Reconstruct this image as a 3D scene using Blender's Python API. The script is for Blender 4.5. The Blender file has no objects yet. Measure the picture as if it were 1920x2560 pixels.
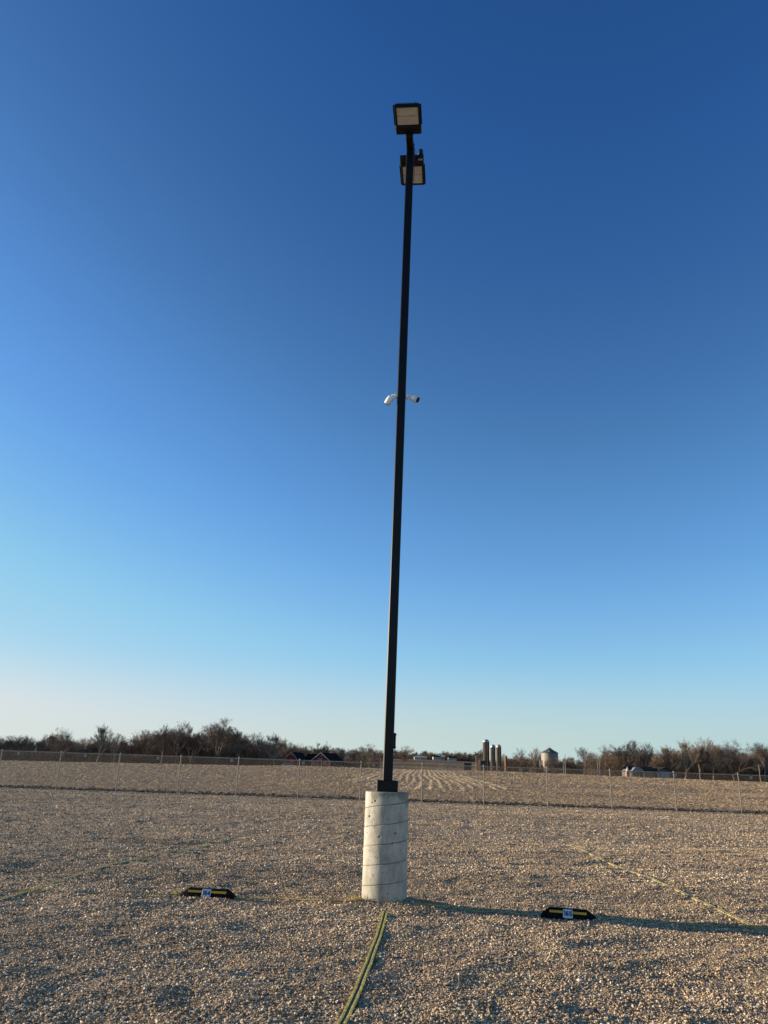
import bpy, math, random
import numpy as np
from mathutils import Vector, Matrix, noise as mnoise

# ------------------------------------------------------------------ camera, sky, sun, exposure
scene = bpy.context.scene
EYE = Vector((0, 0, 1.55)); PITCH = math.radians(18.3); ROLL = math.radians(1.9); FPX = 1930.0
FWD = Vector((0, math.cos(PITCH), math.sin(PITCH)))
R0 = Vector((1, 0, 0)); U0 = Vector((0, -math.sin(PITCH), math.cos(PITCH)))
RGT = R0 * math.cos(ROLL) + U0 * math.sin(ROLL); UPV = U0 * math.cos(ROLL) - R0 * math.sin(ROLL)
cam = bpy.data.cameras.new('camera'); camo = bpy.data.objects.new('camera', cam)
scene.collection.objects.link(camo); scene.camera = camo
cam.sensor_fit = 'VERTICAL'; cam.sensor_height = 36; cam.lens = FPX / 2560 * 36
cam.clip_start = 0.05; cam.clip_end = 30000
M3 = Matrix((RGT, UPV, -FWD)).transposed().to_4x4(); M3.translation = EYE
camo.matrix_world = M3

SUN_EL = math.radians(9.5); SUN_AZ = math.radians(-77.8)      # azimuth from +Y, negative is left
sdir = Vector((math.sin(SUN_AZ) * math.cos(SUN_EL), math.cos(SUN_AZ) * math.cos(SUN_EL), math.sin(SUN_EL)))
w = bpy.data.worlds.new('World'); scene.world = w; w.use_nodes = True
nt = w.node_tree; nt.nodes.clear()
sky = nt.nodes.new('ShaderNodeTexSky'); sky.sky_type = 'NISHITA'; sky.sun_disc = False
sky.sun_elevation = SUN_EL; sky.sun_rotation = SUN_AZ
sky.air_density = 1.0; sky.dust_density = 0.35; sky.ozone_density = 2.0; sky.altitude = 200
EXPO = 0.85
def lin(v): v /= 255.; return v / 12.92 if v <= .04045 else ((v + .055) / 1.055) ** 2.4
def vscale_node(k, src):
    n = nt.nodes.new('ShaderNodeVectorMath'); n.operation = 'SCALE'; n.inputs['Scale'].default_value = k; nt.links.new(src, n.inputs[0]); return n.outputs[0]
crv = nt.nodes.new('ShaderNodeRGBCurve')          # the clear winter sky: grade of the sky colours
SKYMAP = [[(0, 0), (63, 36), (69, 45), (74, 54), (81, 67), (93, 87), (107, 108), (123, 132), (139, 152), (156, 170), (176, 192), (194, 214), (255, 245)],
          [(0, 0), (86, 80), (93, 91), (99, 100), (108, 116), (121, 141), (137, 166), (152, 187), (165, 202), (185, 213), (204, 223), (255, 240)],
          [(0, 0), (112, 139), (120, 152), (127, 160), (133, 169), (140, 181), (147, 197), (153, 210), (159, 220), (166, 229), (177, 235), (193, 237), (255, 242)]]
for ch in range(3):
    c_ = crv.mapping.curves[ch]; pts_ = SKYMAP[ch]
    for i_, (a_, b_) in enumerate(pts_):
        if i_ == 0: c_.points[0].location = (0, 0)
        elif i_ == len(pts_) - 1: c_.points[-1].location = (lin(a_), lin(b_))
        else: c_.points.new(lin(a_), lin(b_))
crv.mapping.update()
bg = nt.nodes.new('ShaderNodeBackground'); bg.inputs['Strength'].default_value = 0.1
wo = nt.nodes.new('ShaderNodeOutputWorld')
nt.links.new(vscale_node(0.12, sky.outputs[0]), crv.inputs['Color'])
# pale band low in the sky, warmer toward the sun
wtc = nt.nodes.new('ShaderNodeTexCoord'); wsp = nt.nodes.new('ShaderNodeSeparateXYZ'); nt.links.new(wtc.outputs['Generated'], wsp.inputs[0])
def wmap(src, a, b, c, d, kind='SMOOTHSTEP'):
    n = nt.nodes.new('ShaderNodeMapRange'); n.interpolation_type = kind; nt.links.new(src, n.inputs['Value'])
    for k_, v_ in zip(('From Min', 'From Max', 'To Min', 'To Max'), (a, b, c, d)): n.inputs[k_].default_value = v_
    return n.outputs[0]
def wmix(f, a, b):
    n = nt.nodes.new('ShaderNodeMix'); n.data_type = 'RGBA'; nt.links.new(f, n.inputs[0])
    for i_, q in ((6, a), (7, b)):
        if isinstance(q, tuple): n.inputs[i_].default_value = (*[lin(v) for v in q], 1)
        else: nt.links.new(q, n.inputs[i_])
    return n.outputs[2]
band = wmix(wmap(wsp.outputs['X'], -.45, .45, 0, 1, 'LINEAR'), (216, 226, 222), (182, 211, 216))
hz_ = wmap(wsp.outputs['Z'], 0.0, .135, .95, 0.0)
graded = wmix(hz_, crv.outputs[0], band)
nt.links.new(vscale_node(10.0 / 2 ** EXPO, graded), bg.inputs['Color']); nt.links.new(bg.outputs[0], wo.inputs['Surface'])
sl = bpy.data.lights.new('sun', 'SUN'); sl.energy = 4.9; sl.angle = math.radians(0.53); sl.color = (1.0, 0.83, 0.62)
so = bpy.data.objects.new('sun', sl); scene.collection.objects.link(so)
so.rotation_euler = (-sdir).to_track_quat('-Z', 'Y').to_euler()
scene.view_settings.view_transform = 'Standard'; scene.view_settings.look = 'None'
scene.view_settings.exposure = EXPO; scene.view_settings.gamma = 1.0

# ------------------------------------------------------------------ helpers
rnd = random.Random(7); RS = np.random.RandomState(11)
def ray(px, py):
    return FWD * FPX + RGT * (px - 960) - UPV * (py - 1280)
def at(px, py, Y):
    r = ray(px, py); return EYE + r * (Y / r.y)
def gx(px, Y, py=None):
    return at(px, 1918 + (px - 960) * math.tan(ROLL), Y).x

def tag(o, label=None, cat=None, group=None, kind=None):
    if label: o['label'] = label
    if cat: o['category'] = cat
    if group: o['group'] = group
    if kind: o['kind'] = kind
    return o
def empty(name, loc, rz=0):
    o = bpy.data.objects.new(name, None); o.empty_display_size = 0.2
    o.location = loc; o.rotation_euler = (0, 0, rz); scene.collection.objects.link(o); return o
def thing(name, label, cat, loc, rz=0, group=None):
    return tag(empty(name, loc, rz), label, cat, group)
def copy_tree(o, parent=None):
    c = o.copy(); scene.collection.objects.link(c)
    if parent is not None: c.parent = parent
    for ch in list(o.children): copy_tree(ch, c)
    return c

class MB:
    def __init__(s): s.v = []; s.f = []; s.m = []
    def add(s, vs, fs, mi=0):
        n = len(s.v); s.v += [tuple(v) for v in vs]
        s.f += [tuple(i + n for i in f) for f in fs]; s.m += [mi] * len(fs)
    def box(s, c, size, rot=None, mi=0, bevel=0.0):
        hx, hy, hz = size[0] / 2, size[1] / 2, size[2] / 2
        if bevel > 0:
            b = min(bevel, hx * .9, hy * .9, hz * .9)
            vs = []; idx = {}
            for sx in (-1, 1):
                for sy in (-1, 1):
                    for sz in (-1, 1):
                        idx[(sx, sy, sz, 0)] = len(vs); vs.append(Vector((sx * hx, sy * (hy - b), sz * (hz - b))))
                        idx[(sx, sy, sz, 1)] = len(vs); vs.append(Vector((sx * (hx - b), sy * hy, sz * (hz - b))))
                        idx[(sx, sy, sz, 2)] = len(vs); vs.append(Vector((sx * (hx - b), sy * (hy - b), sz * hz)))
            fs = []
            for q in (-1, 1):
                fs.append([idx[(q, -1, -1, 0)], idx[(q, 1, -1, 0)], idx[(q, 1, 1, 0)], idx[(q, -1, 1, 0)]][::q])
                fs.append([idx[(-1, q, -1, 1)], idx[(-1, q, 1, 1)], idx[(1, q, 1, 1)], idx[(1, q, -1, 1)]][::q])
                fs.append([idx[(-1, -1, q, 2)], idx[(1, -1, q, 2)], idx[(1, 1, q, 2)], idx[(-1, 1, q, 2)]][::q])
            for a in (-1, 1):
                for c2 in (-1, 1):
                    fs.append([idx[(a, c2, -1, 0)], idx[(a, c2, 1, 0)], idx[(a, c2, 1, 1)], idx[(a, c2, -1, 1)]])
                    fs.append([idx[(a, -1, c2, 0)], idx[(a, 1, c2, 0)], idx[(a, 1, c2, 2)], idx[(a, -1, c2, 2)]])
                    fs.append([idx[(-1, a, c2, 1)], idx[(1, a, c2, 1)], idx[(1, a, c2, 2)], idx[(-1, a, c2, 2)]])
            for a in (-1, 1):
                for c2 in (-1, 1):
                    for d in (-1, 1):
                        fs.append([idx[(a, c2, d, 0)], idx[(a, c2, d, 1)], idx[(a, c2, d, 2)]])
        else:
            vs = [Vector((sx * hx, sy * hy, sz * hz)) for sx in (-1, 1) for sy in (-1, 1) for sz in (-1, 1)]
            fs = [(0, 1, 3, 2), (4, 6, 7, 5), (0, 4, 5, 1), (2, 3, 7, 6), (0, 2, 6, 4), (1, 5, 7, 3)]
        c = Vector(c)
        if rot is not None: vs = [rot @ v for v in vs]
        s.add([v + c for v in vs], fs, mi)
    def tube(s, pts, rads, n=8, mi=0, caps=True):
        pts = [Vector(p) for p in pts]
        if not hasattr(rads, '__len__'): rads = [rads] * len(pts)
        base = len(s.v); up = None
        for i, p in enumerate(pts):
            d = (pts[min(i + 1, len(pts) - 1)] - pts[max(i - 1, 0)]).normalized()
            if up is None: up = Vector((0, 0, 1)) if abs(d.z) < .9 else Vector((0, 1, 0))
            a = d.cross(up).normalized(); b = a.cross(d).normalized(); up = b
            for k in range(n):
                t = 2 * math.pi * k / n
                s.v.append(tuple(p + (a * math.cos(t) + b * math.sin(t)) * rads[i]))
        for i in range(len(pts) - 1):
            for k in range(n):
                k2 = (k + 1) % n
                s.f.append((base + i * n + k, base + i * n + k2, base + (i + 1) * n + k2, base + (i + 1) * n + k)); s.m.append(mi)
        if caps:
            s.f.append(tuple(base + k for k in range(n))[::-1]); s.m.append(mi)
            s.f.append(tuple(base + (len(pts) - 1) * n + k for k in range(n))); s.m.append(mi)
    def lathe(s, prof, c=(0, 0, 0), n=32, mi=0, caps=True):
        base = len(s.v)
        for r, z in prof:
            for k in range(n):
                t = 2 * math.pi * k / n
                s.v.append((c[0] + r * math.cos(t), c[1] + r * math.sin(t), c[2] + z))
        for i in range(len(prof) - 1):
            for k in range(n):
                k2 = (k + 1) % n
                s.f.append((base + i * n + k, base + i * n + k2, base + (i + 1) * n + k2, base + (i + 1) * n + k)); s.m.append(mi)
        if caps:
            s.f.append(tuple(base + k for k in range(n))[::-1]); s.m.append(mi)
            s.f.append(tuple(base + (len(prof) - 1) * n + k for k in range(n))); s.m.append(mi)
    def prism(s, poly, axis_vec, origin=(0, 0, 0), ux=(1, 0, 0), uy=(0, 0, 1), mi=0):
        o = Vector(origin); ux = Vector(ux); uy = Vector(uy); a = Vector(axis_vec); n = len(poly)
        vs = [o + ux * p[0] + uy * p[1] for p in poly] + [o + ux * p[0] + uy * p[1] + a for p in poly]
        fs = [tuple(range(n))[::-1], tuple(range(n, 2 * n))] + [(i, (i + 1) % n, n + (i + 1) % n, n + i) for i in range(n)]
        s.add(vs, fs, mi)
    def build(s, name, mat, parent=None, smooth=False, loc=None):
        me = bpy.data.meshes.new(name); me.from_pydata(s.v, [], s.f); me.update()
        mats = mat if isinstance(mat, (list, tuple)) else [mat]
        for m in mats: me.materials.append(m)
        if len(mats) > 1: me.polygons.foreach_set('material_index', s.m)
        if smooth:
            me.polygons.foreach_set('use_smooth', [True] * len(me.polygons))
            try: me.set_sharp_from_angle(angle=math.radians(40))
            except Exception: pass
        o = bpy.data.objects.new(name, me); scene.collection.objects.link(o)
        if parent: o.parent = parent
        if loc is not None: o.location = loc
        return o

def np_mesh(name, V, F, mat, smooth=False, col=None, parent=None):
    """V (n,3), F (m,k) uniform k"""
    me = bpy.data.meshes.new(name); n, m, k = len(V), len(F), F.shape[1]
    me.vertices.add(n); me.vertices.foreach_set('co', np.asarray(V, np.float32).ravel())
    me.loops.add(m * k); me.loops.foreach_set('vertex_index', np.asarray(F, np.int32).ravel())
    me.polygons.add(m); me.polygons.foreach_set('loop_start', np.arange(0, m * k, k, dtype=np.int32))
    if smooth: me.polygons.foreach_set('use_smooth', np.ones(m, bool))
    else: me.polygons.foreach_set('use_smooth', np.zeros(m, bool))
    me.update(calc_edges=True)
    if col is not None:
        a = me.color_attributes.new('tint', 'FLOAT_COLOR', 'POINT')
        c4 = np.ones((n, 4), np.float32); c4[:, :3] = col
        a.data.foreach_set('color', c4.ravel())
    for mm in (mat if isinstance(mat, (list, tuple)) else [mat]): me.materials.append(mm)
    o = bpy.data.objects.new(name, me); scene.collection.objects.link(o)
    if parent: o.parent = parent
    return o

# value noise in numpy
_tab = RS.rand(256, 256).astype(np.float64)
def vnoise(x, y):
    xi = np.floor(x).astype(int); yi = np.floor(y).astype(int); fx = x - xi; fy = y - yi
    fx = fx * fx * (3 - 2 * fx); fy = fy * fy * (3 - 2 * fy)
    a = _tab[xi & 255, yi & 255]; b = _tab[(xi + 1) & 255, yi & 255]
    c = _tab[xi & 255, (yi + 1) & 255]; d = _tab[(xi + 1) & 255, (yi + 1) & 255]
    return (a * (1 - fx) + b * fx) * (1 - fy) + (c * (1 - fx) + d * fx) * fy - .5

# materials
def mat(name, col, rough=.7, metal=0., var=0., vscale=5., bump=0., bscale=30., col2=None, spec=.5, coord='Object', detail=6):
    m = bpy.data.materials.new(name); m.use_nodes = True; t = m.node_tree; p = t.nodes['Principled BSDF']
    p.inputs['Base Color'].default_value = (*col, 1); p.inputs['Roughness'].default_value = rough
    p.inputs['Metallic'].default_value = metal; p.inputs['Specular IOR Level'].default_value = spec
    tc = t.nodes.new('ShaderNodeTexCoord')
    if var > 0 or col2:
        n = t.nodes.new('ShaderNodeTexNoise'); n.inputs['Scale'].default_value = vscale; n.inputs['Detail'].default_value = detail
        t.links.new(tc.outputs[coord], n.inputs['Vector'])
        r = t.nodes.new('ShaderNodeValToRGB'); r.color_ramp.elements[0].position = .33; r.color_ramp.elements[1].position = .67
        c2 = col2 or tuple(min(1, c * (1 + var)) for c in col); c1 = col if col2 else tuple(c * (1 - var) for c in col)
        r.color_ramp.elements[0].color = (*c1, 1); r.color_ramp.elements[1].color = (*c2, 1)
        t.links.new(n.outputs['Fac'], r.inputs['Fac']); t.links.new(r.outputs['Color'], p.inputs['Base Color'])
    if bump > 0:
        n2 = t.nodes.new('ShaderNodeTexNoise'); n2.inputs['Scale'].default_value = bscale; n2.inputs['Detail'].default_value = 5
        t.links.new(tc.outputs[coord], n2.inputs['Vector'])
        b = t.nodes.new('ShaderNodeBump'); b.inputs['Strength'].default_value = bump; b.inputs['Distance'].default_value = .02
        t.links.new(n2.outputs['Fac'], b.inputs['Height']); t.links.new(b.outputs[0], p.inputs['Normal'])
    return m
def tint_mat(name, rough=.85, mul=1.0, bump=0., bscale=200.):
    m = bpy.data.materials.new(name); m.use_nodes = True; t = m.node_tree; p = t.nodes['Principled BSDF']
    a = t.nodes.new('ShaderNodeVertexColor'); a.layer_name = 'tint'
    t.links.new(a.outputs['Color'], p.inputs['Base Color']); p.inputs['Roughness'].default_value = rough
    p.inputs['Specular IOR Level'].default_value = .3
    if bump:
        tc = t.nodes.new('ShaderNodeTexCoord'); n2 = t.nodes.new('ShaderNodeTexNoise'); n2.inputs['Scale'].default_value = bscale
        t.links.new(tc.outputs['Object'], n2.inputs['Vector'])
        b = t.nodes.new('ShaderNodeBump'); b.inputs['Strength'].default_value = bump; b.inputs['Distance'].default_value = .004
        t.links.new(n2.outputs['Fac'], b.inputs['Height']); t.links.new(b.outputs[0], p.inputs['Normal'])
    return m

# ------------------------------------------------------------------ terrain
FENCE_Y0, FENCE_SL = 40.6, -0.05                      # fence line Y = 40.6 + slope * x
fence_y = lambda x: FENCE_Y0 + FENCE_SL * x
_et = [-2.0, -.472, -.157, -.1, .05, .157, .33, .472, 2.0]
_ez = [0.2, .15, .9, 1.27, 1.27, 1.5, 1.18, .99, .6]
PED = None
def terrain(x, y):
    x = np.asarray(x, float); y = np.asarray(y, float)
    z = np.zeros_like(x)
    near = np.clip(1 - (y - 34) / 8, 0, 1)
    mid = .050 * vnoise(x / 3.1 + 3, y / 2.3 + 8) + .042 * vnoise(x / .95 + 5, y / .75) + .036 * vnoise(x / .30 + 9, y / .25) + .012 * vnoise(x / .13, y / .11 + 4)
    wheel = -.010 * np.exp(-((y - 8.3 - .12 * x + .3 * np.sin(x * .8)) / .22) ** 2)
    z = z + near * (mid + wheel)
    # mound round the pedestal foot
    d2 = ((x - PX) / .62) ** 2 + ((y - PY) / .55) ** 2
    z = z + .09 * np.exp(-d2 * .85) + .03 * np.exp(-(((x - PX + .75) / .35) ** 2 + ((y - PY + .1) / .3) ** 2))
    # beyond the fence
    fy = fence_y(x); s = y - fy
    t = x / np.maximum(y, 5.)
    e = np.interp(t, _et, _ez)
    k = np.clip((s - 1.0) / 160., 0, None)
    field = e * np.minimum(k, 1) ** 1.0 + .10 * vnoise(x / 17 + 31, y / 13 + 7) * np.clip(s / 15, 0, 1) * np.clip(1 - (s - 130) / 40, 0, 1)
    field = field + np.clip(1 - abs(s - 30) / 50, 0, 1) * (.035 * vnoise(x / .9, y / .7) + .03 * vnoise(x / .35, y / .4))
    ditch = -.16 * np.exp(-((s - .75) / .42) ** 2) + .03 * np.exp(-((s - 1.6) / .5) ** 2)
    berm = (.10 * vnoise(x / .5, y / .3) + .08 * vnoise(x / .2, y / .2)) * np.exp(-((s - 1.0) / .6) ** 2)
    drop = -1.1 * np.clip((y - 203) / 14., 0, 1)
    # far rise in the middle of the view
    hill = np.clip((y - 330) / 330., 0, 1) * 8.6 * np.exp(-((t - .06) / .22) ** 2)
    z = z + np.where(s > 0, np.clip(s / .5, 0, 1) * 1.0, 0) * (field + drop * e / 1.0 * 0 + drop + hill) + np.where(s > -1, ditch + berm, 0)
    return z
def tz(x, y): return float(terrain(np.array([x]), np.array([y]))[0])

PX, PY = 0.0, 10.5
_p = at(961, 2250, 10.5)
def ground_hit(px, py, dz=0.):
    r = ray(px, py); k = (dz - EYE.z) / r.z; p = EYE + r * k
    for _ in range(4):
        k = (tz(p.x, p.y) + dz - EYE.z) / r.z; p = EYE + r * k
    return p
r_ = ray(961, 2250); _k = (0.085 - EYE.z) / r_.z; _h = EYE + r_ * _k
PX, PY = _h.x, _h.y + .262
print('pedestal at', PX, PY)

def ground_mat(kind):
    m = bpy.data.materials.new(kind); m.use_nodes = True; t = m.node_tree; p = t.nodes['Principled BSDF']
    p.inputs['Roughness'].default_value = .9; p.inputs['Specular IOR Level'].default_value = .2
    tc = t.nodes.new('ShaderNodeTexCoord'); L = t.links.new
    def noise(sc, det=4, mapscale=None, rough=.6):
        n = t.nodes.new('ShaderNodeTexNoise'); n.inputs['Scale'].default_value = sc; n.inputs['Detail'].default_value = det; n.inputs['Roughness'].default_value = rough
        if mapscale:
            mp = t.nodes.new('ShaderNodeMapping'); mp.inputs['Scale'].default_value = mapscale; L(tc.outputs['Object'], mp.inputs[0]); L(mp.outputs[0], n.inputs['Vector'])
        else: L(tc.outputs['Object'], n.inputs['Vector'])
        return n
    def ramp(fac, stops):
        r = t.nodes.new('ShaderNodeValToRGB'); e = r.color_ramp.elements
        while len(e) < len(stops): e.new(.5)
        for i, (pos, c) in enumerate(stops): e[i].position = pos; e[i].color = (*c, 1)
        L(fac, r.inputs['Fac']); return r
    def mix(a, b, fac, mode='MIX'):
        x = t.nodes.new('ShaderNodeMix'); x.data_type = 'RGBA'; x.blend_type = mode
        if isinstance(fac, float): x.inputs[0].default_value = fac
        else: L(fac, x.inputs[0])
        L(a, x.inputs[6]); L(b, x.inputs[7]); return x.outputs[2]
    if kind == 'gravel_ground':
        v = t.nodes.new('ShaderNodeTexVoronoi'); v.inputs['Scale'].default_value = 42; L(tc.outputs['Object'], v.inputs['Vector'])
        sep = t.nodes.new('ShaderNodeSeparateColor'); L(v.outputs['Color'], sep.inputs[0])
        c = ramp(sep.outputs[0], [(0, (.13, .090, .055)), (.45, (.27, .195, .122)), (.8, (.41, .31, .20)), (1, (.62, .49, .33))])
        big = ramp(noise(.7, 6, (.25, 1, 1)).outputs['Fac'], [(.3, (.74, .73, .72)), (.7, (1.18, 1.17, 1.15))])
        out = mix(c.outputs[0], big.outputs[0], 1.0, 'MULTIPLY'); L(out, p.inputs['Base Color'])
        b = t.nodes.new('ShaderNodeBump'); b.inputs['Strength'].default_value = .9; b.inputs['Distance'].default_value = .012
        b.invert = True; L(v.outputs['Distance'], b.inputs['Height'])
        b2 = t.nodes.new('ShaderNodeBump'); b2.inputs['Strength'].default_value = .6; b2.inputs['Distance'].default_value = .03
        L(noise(14, 4).outputs['Fac'], b2.inputs['Height']); L(b2.outputs[0], b.inputs['Normal']); L(b.outputs[0], p.inputs['Normal'])
    elif kind == 'field_soil':
        c = ramp(noise(5.5, 9, (1, .55, 1), .8).outputs['Fac'], [(.30, (.06, .039, .022)), (.46, (.155, .106, .06)), (.60, (.28, .20, .122)), (.75, (.45, .345, .22))])
        big = ramp(noise(.12, 7, (.18, 1.6, 1), .7).outputs['Fac'], [(.3, (.66, .63, .60)), (.7, (1.25, 1.24, 1.22))])
        out = mix(c.outputs[0], big.outputs[0], 1.0, 'MULTIPLY'); L(out, p.inputs['Base Color'])
        b2 = t.nodes.new('ShaderNodeBump'); b2.inputs['Strength'].default_value = .6; b2.inputs['Distance'].default_value = .06
        L(noise(4, 6).outputs['Fac'], b2.inputs['Height']); L(b2.outputs[0], p.inputs['Normal'])
    else:
        c = ramp(noise(.035, 9, (.35, 1.6, 1), .75).outputs['Fac'], [(.3, (.045, .032, .016)), (.47, (.13, .09, .045)), (.55, (.20, .145, .078)), (.72, (.30, .225, .13))])
        L(c.outputs[0], p.inputs['Base Color'])
    return m
M_gravel = ground_mat('gravel_ground'); M_soil = ground_mat('field_soil'); M_far = ground_mat('rough_grass_ground')

def fan(name, ys, ts, m, x_of=None, smooth=True):
    T, Yg = np.meshgrid(ts, ys)
    X = T * (np.maximum(Yg, 0) + 10); Y = Yg
    if x_of: Y = x_of(X, Yg)
    Z = terrain(X, Y)
    V = np.stack([X, Y, Z], -1).reshape(-1, 3); nr, nc = T.shape
    i = np.arange((nr - 1) * nc).reshape(nr - 1, nc)[:, :-1].ravel()
    F = np.stack([i, i + 1, i + nc + 1, i + nc], 1)
    return np_mesh(name, V, F, m, smooth)
tc_ = np.linspace(-.62, .62, 900); tt = np.concatenate([np.linspace(-1.5, -.63, 80), tc_, np.linspace(.63, 1.5, 80)])
s0 = np.concatenate([np.linspace(-12, 3, 20), 4 + (np.exp(np.linspace(0, math.log(37.0), 760)) - 1) , ])
s0 = s0[s0 < 39.8]; s0 = np.append(s0, 40.0)
# rows are warped so that the last row follows the fence line
lot = fan('gravel_ground', s0, tt, M_gravel, lambda X, Y: Y + (fence_y(X) + .45 - 40.0) * np.clip(Y / 40., 0, 1) ** 2)
tag(lot, kind='structure')
yf = 40.0 + np.concatenate([np.linspace(0, 3.5, 34), 3.7 + (np.exp(np.linspace(0, math.log(176), 360)) - 1)])
tf = np.linspace(-1.5, 1.5, 900)
field = fan('stubble_field', yf, tf, M_soil, lambda X, Y: np.where(Y < 140, Y + (fence_y(X) + .45 - 40.0) * np.clip(1 - (Y - 40) / 100., 0, 1), Y))
tag(field, kind='structure')
yb = np.concatenate([np.linspace(yf[-1], 420, 60), np.exp(np.linspace(math.log(430), math.log(9000), 60))])
far = fan('far_ground', yb, np.linspace(-1.5, 1.5, 200), M_far); tag(far, kind='structure')

# ------------------------------------------------------------------ loose gravel (stuff)
PAL = np.array([(.42, .315, .172), (.33, .24, .125), (.53, .41, .232), (.19, .135, .072), (.66, .53, .32), (.35, .275, .165), (.44, .30, .16), (.11, .08, .05), (.78, .66, .46)])
PALW = np.array([.19, .18, .16, .14, .09, .07, .06, .07, .04])
strap_paths = []          # filled with (points, halfwidth) before the stones are laid
def poly_dist(x, y, pts):
    d = np.full(x.shape, 1e9)
    for a, b in zip(pts[:-1], pts[1:]):
        ax, ay, bx, by = a[0], a[1], b[0], b[1]; L2 = (bx - ax) ** 2 + (by - ay) ** 2 + 1e-9
        tt_ = np.clip(((x - ax) * (bx - ax) + (y - ay) * (by - ay)) / L2, 0, 1)
        d = np.minimum(d, np.hypot(x - ax - tt_ * (bx - ax), y - ay - tt_ * (by - ay)))
    return d
ICO_V = []
ph = (1 + 5 ** .5) / 2
for a_, b_ in ((1, ph), (-1, ph), (1, -ph), (-1, -ph)): ICO_V += [(0, a_, b_), (a_, b_, 0), (b_, 0, a_)]
ICO_V = np.array(ICO_V) / math.hypot(1, ph)
def hull_faces(V):
    n = len(V); F = []
    dmin = min(np.linalg.norm(V[0] - V[j]) for j in range(1, n)) * 1.05
    for i in range(n):
        for j in range(i + 1, n):
            for k in range(j + 1, n):
                if max(np.linalg.norm(V[i] - V[j]), np.linalg.norm(V[j] - V[k]), np.linalg.norm(V[i] - V[k])) < dmin:
                    if np.dot(np.cross(V[j] - V[i], V[k] - V[i]), V[i]) > 0: F.append((i, j, k))
                    else: F.append((i, k, j))
    return np.array(F)
ICO_F = hull_faces(ICO_V)
OCT_V = np.array([(1, 0, 0), (-1, 0, 0), (0, 1, 0), (0, -1, 0), (0, 0, 1), (0, 0, -1)], float)
OCT_F = np.array([(0, 2, 4), (2, 1, 4), (1, 3, 4), (3, 0, 4), (2, 0, 5), (1, 2, 5), (3, 1, 5), (0, 3, 5)])
def stones(y0, y1, dens, r0, r1, bv, bf, tw=.62, hide=True):
    area = tw * 2 * ((y1 ** 2 - y0 ** 2) / 2) + (y1 - y0) * 2.5
    n = int(area * dens)
    y = np.sqrt(RS.uniform(y0 ** 2, y1 ** 2, n)); x = RS.uniform(-1, 1, n) * (tw * y + 1.2)
    keep = (np.hypot(x - PX, y - PY) > .272) & (y < fence_y(x) + .35)
    cl = vnoise(x / .5 + 40, y / .4 + 3) + .5 * vnoise(x / .17, y / .17)
    keep &= RS.rand(n) < np.clip(.85 + cl * .9, .25, 1)
    for pts, hw in strap_paths: keep &= poly_dist(x, y, pts) > hw
    x, y = x[keep], y[keep]; n = len(x)
    r = r0 + (r1 - r0) * RS.rand(n) ** 2.8
    z = terrain(x, y) + r * RS.uniform(-.15, .45, n)
    nv = len(bv)
    V = bv[None] * RS.uniform(.62, 1.25, (n, nv, 1)) * (r[:, None, None])
    V = V * np.stack([RS.uniform(.8, 1.5, n), RS.uniform(.7, 1.1, n), RS.uniform(.5, .95, n)], 1)[:, None, :]
    a = RS.uniform(0, 6.28, n); ca, sa = np.cos(a)[:, None], np.sin(a)[:, None]
    tl = RS.normal(0, .35, n); ct, st = np.cos(tl)[:, None], np.sin(tl)[:, None]
    X, Y_, Z = V[..., 0], V[..., 1], V[..., 2]
    X, Z = X * ct - Z * st, X * st + Z * ct
    X, Y_ = X * ca - Y_ * sa, X * sa + Y_ * ca
    V = np.stack([X + x[:, None], Y_ + y[:, None], Z + z[:, None]], -1).reshape(-1, 3)
    F = (bf[None] + (np.arange(n) * nv)[:, None, None]).reshape(-1, 3)
    c = PAL[RS.choice(len(PAL), n, p=PALW)] * np.array([1.02, .985, 1.03]) * RS.uniform(.85, 1.25, (n, 1)) * (1.1 + .5 * vnoise(x / 5.5 + 2, y / 1.3) + .25 * vnoise(x / 1.4, y / .5 + 3))[:, None]
    return V, F, np.repeat(c, nv, 0)
def lay_gravel():
    parts = [stones(4.2, 14, 5, .014, .030, ICO_V, ICO_F), stones(4.2, 6, 5600, .0035, .0145, ICO_V, ICO_F), stones(6, 9, 4600, .0042, .0145, OCT_V, OCT_F), stones(9, 13, 2600, .005, .017, OCT_V, OCT_F),
             stones(13, 20, 950, .008, .021, OCT_V, OCT_F), stones(20, 41, 170, .012, .032, OCT_V, OCT_F)]
    Vs, Fs, Cs, o = [], [], [], 0
    for V, F, c in parts: Vs.append(V); Fs.append(F + o); Cs.append(c); o += len(V)
    V, F, c = np.concatenate(Vs), np.concatenate(Fs), np.concatenate(Cs)
    print('gravel tris', len(F))
    g = np_mesh('loose_gravel', V, F, tint_mat('stone'), col=c)
    tag(g, 'loose crushed tan and grey stone covering the lot', 'gravel', kind='stuff')

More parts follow.
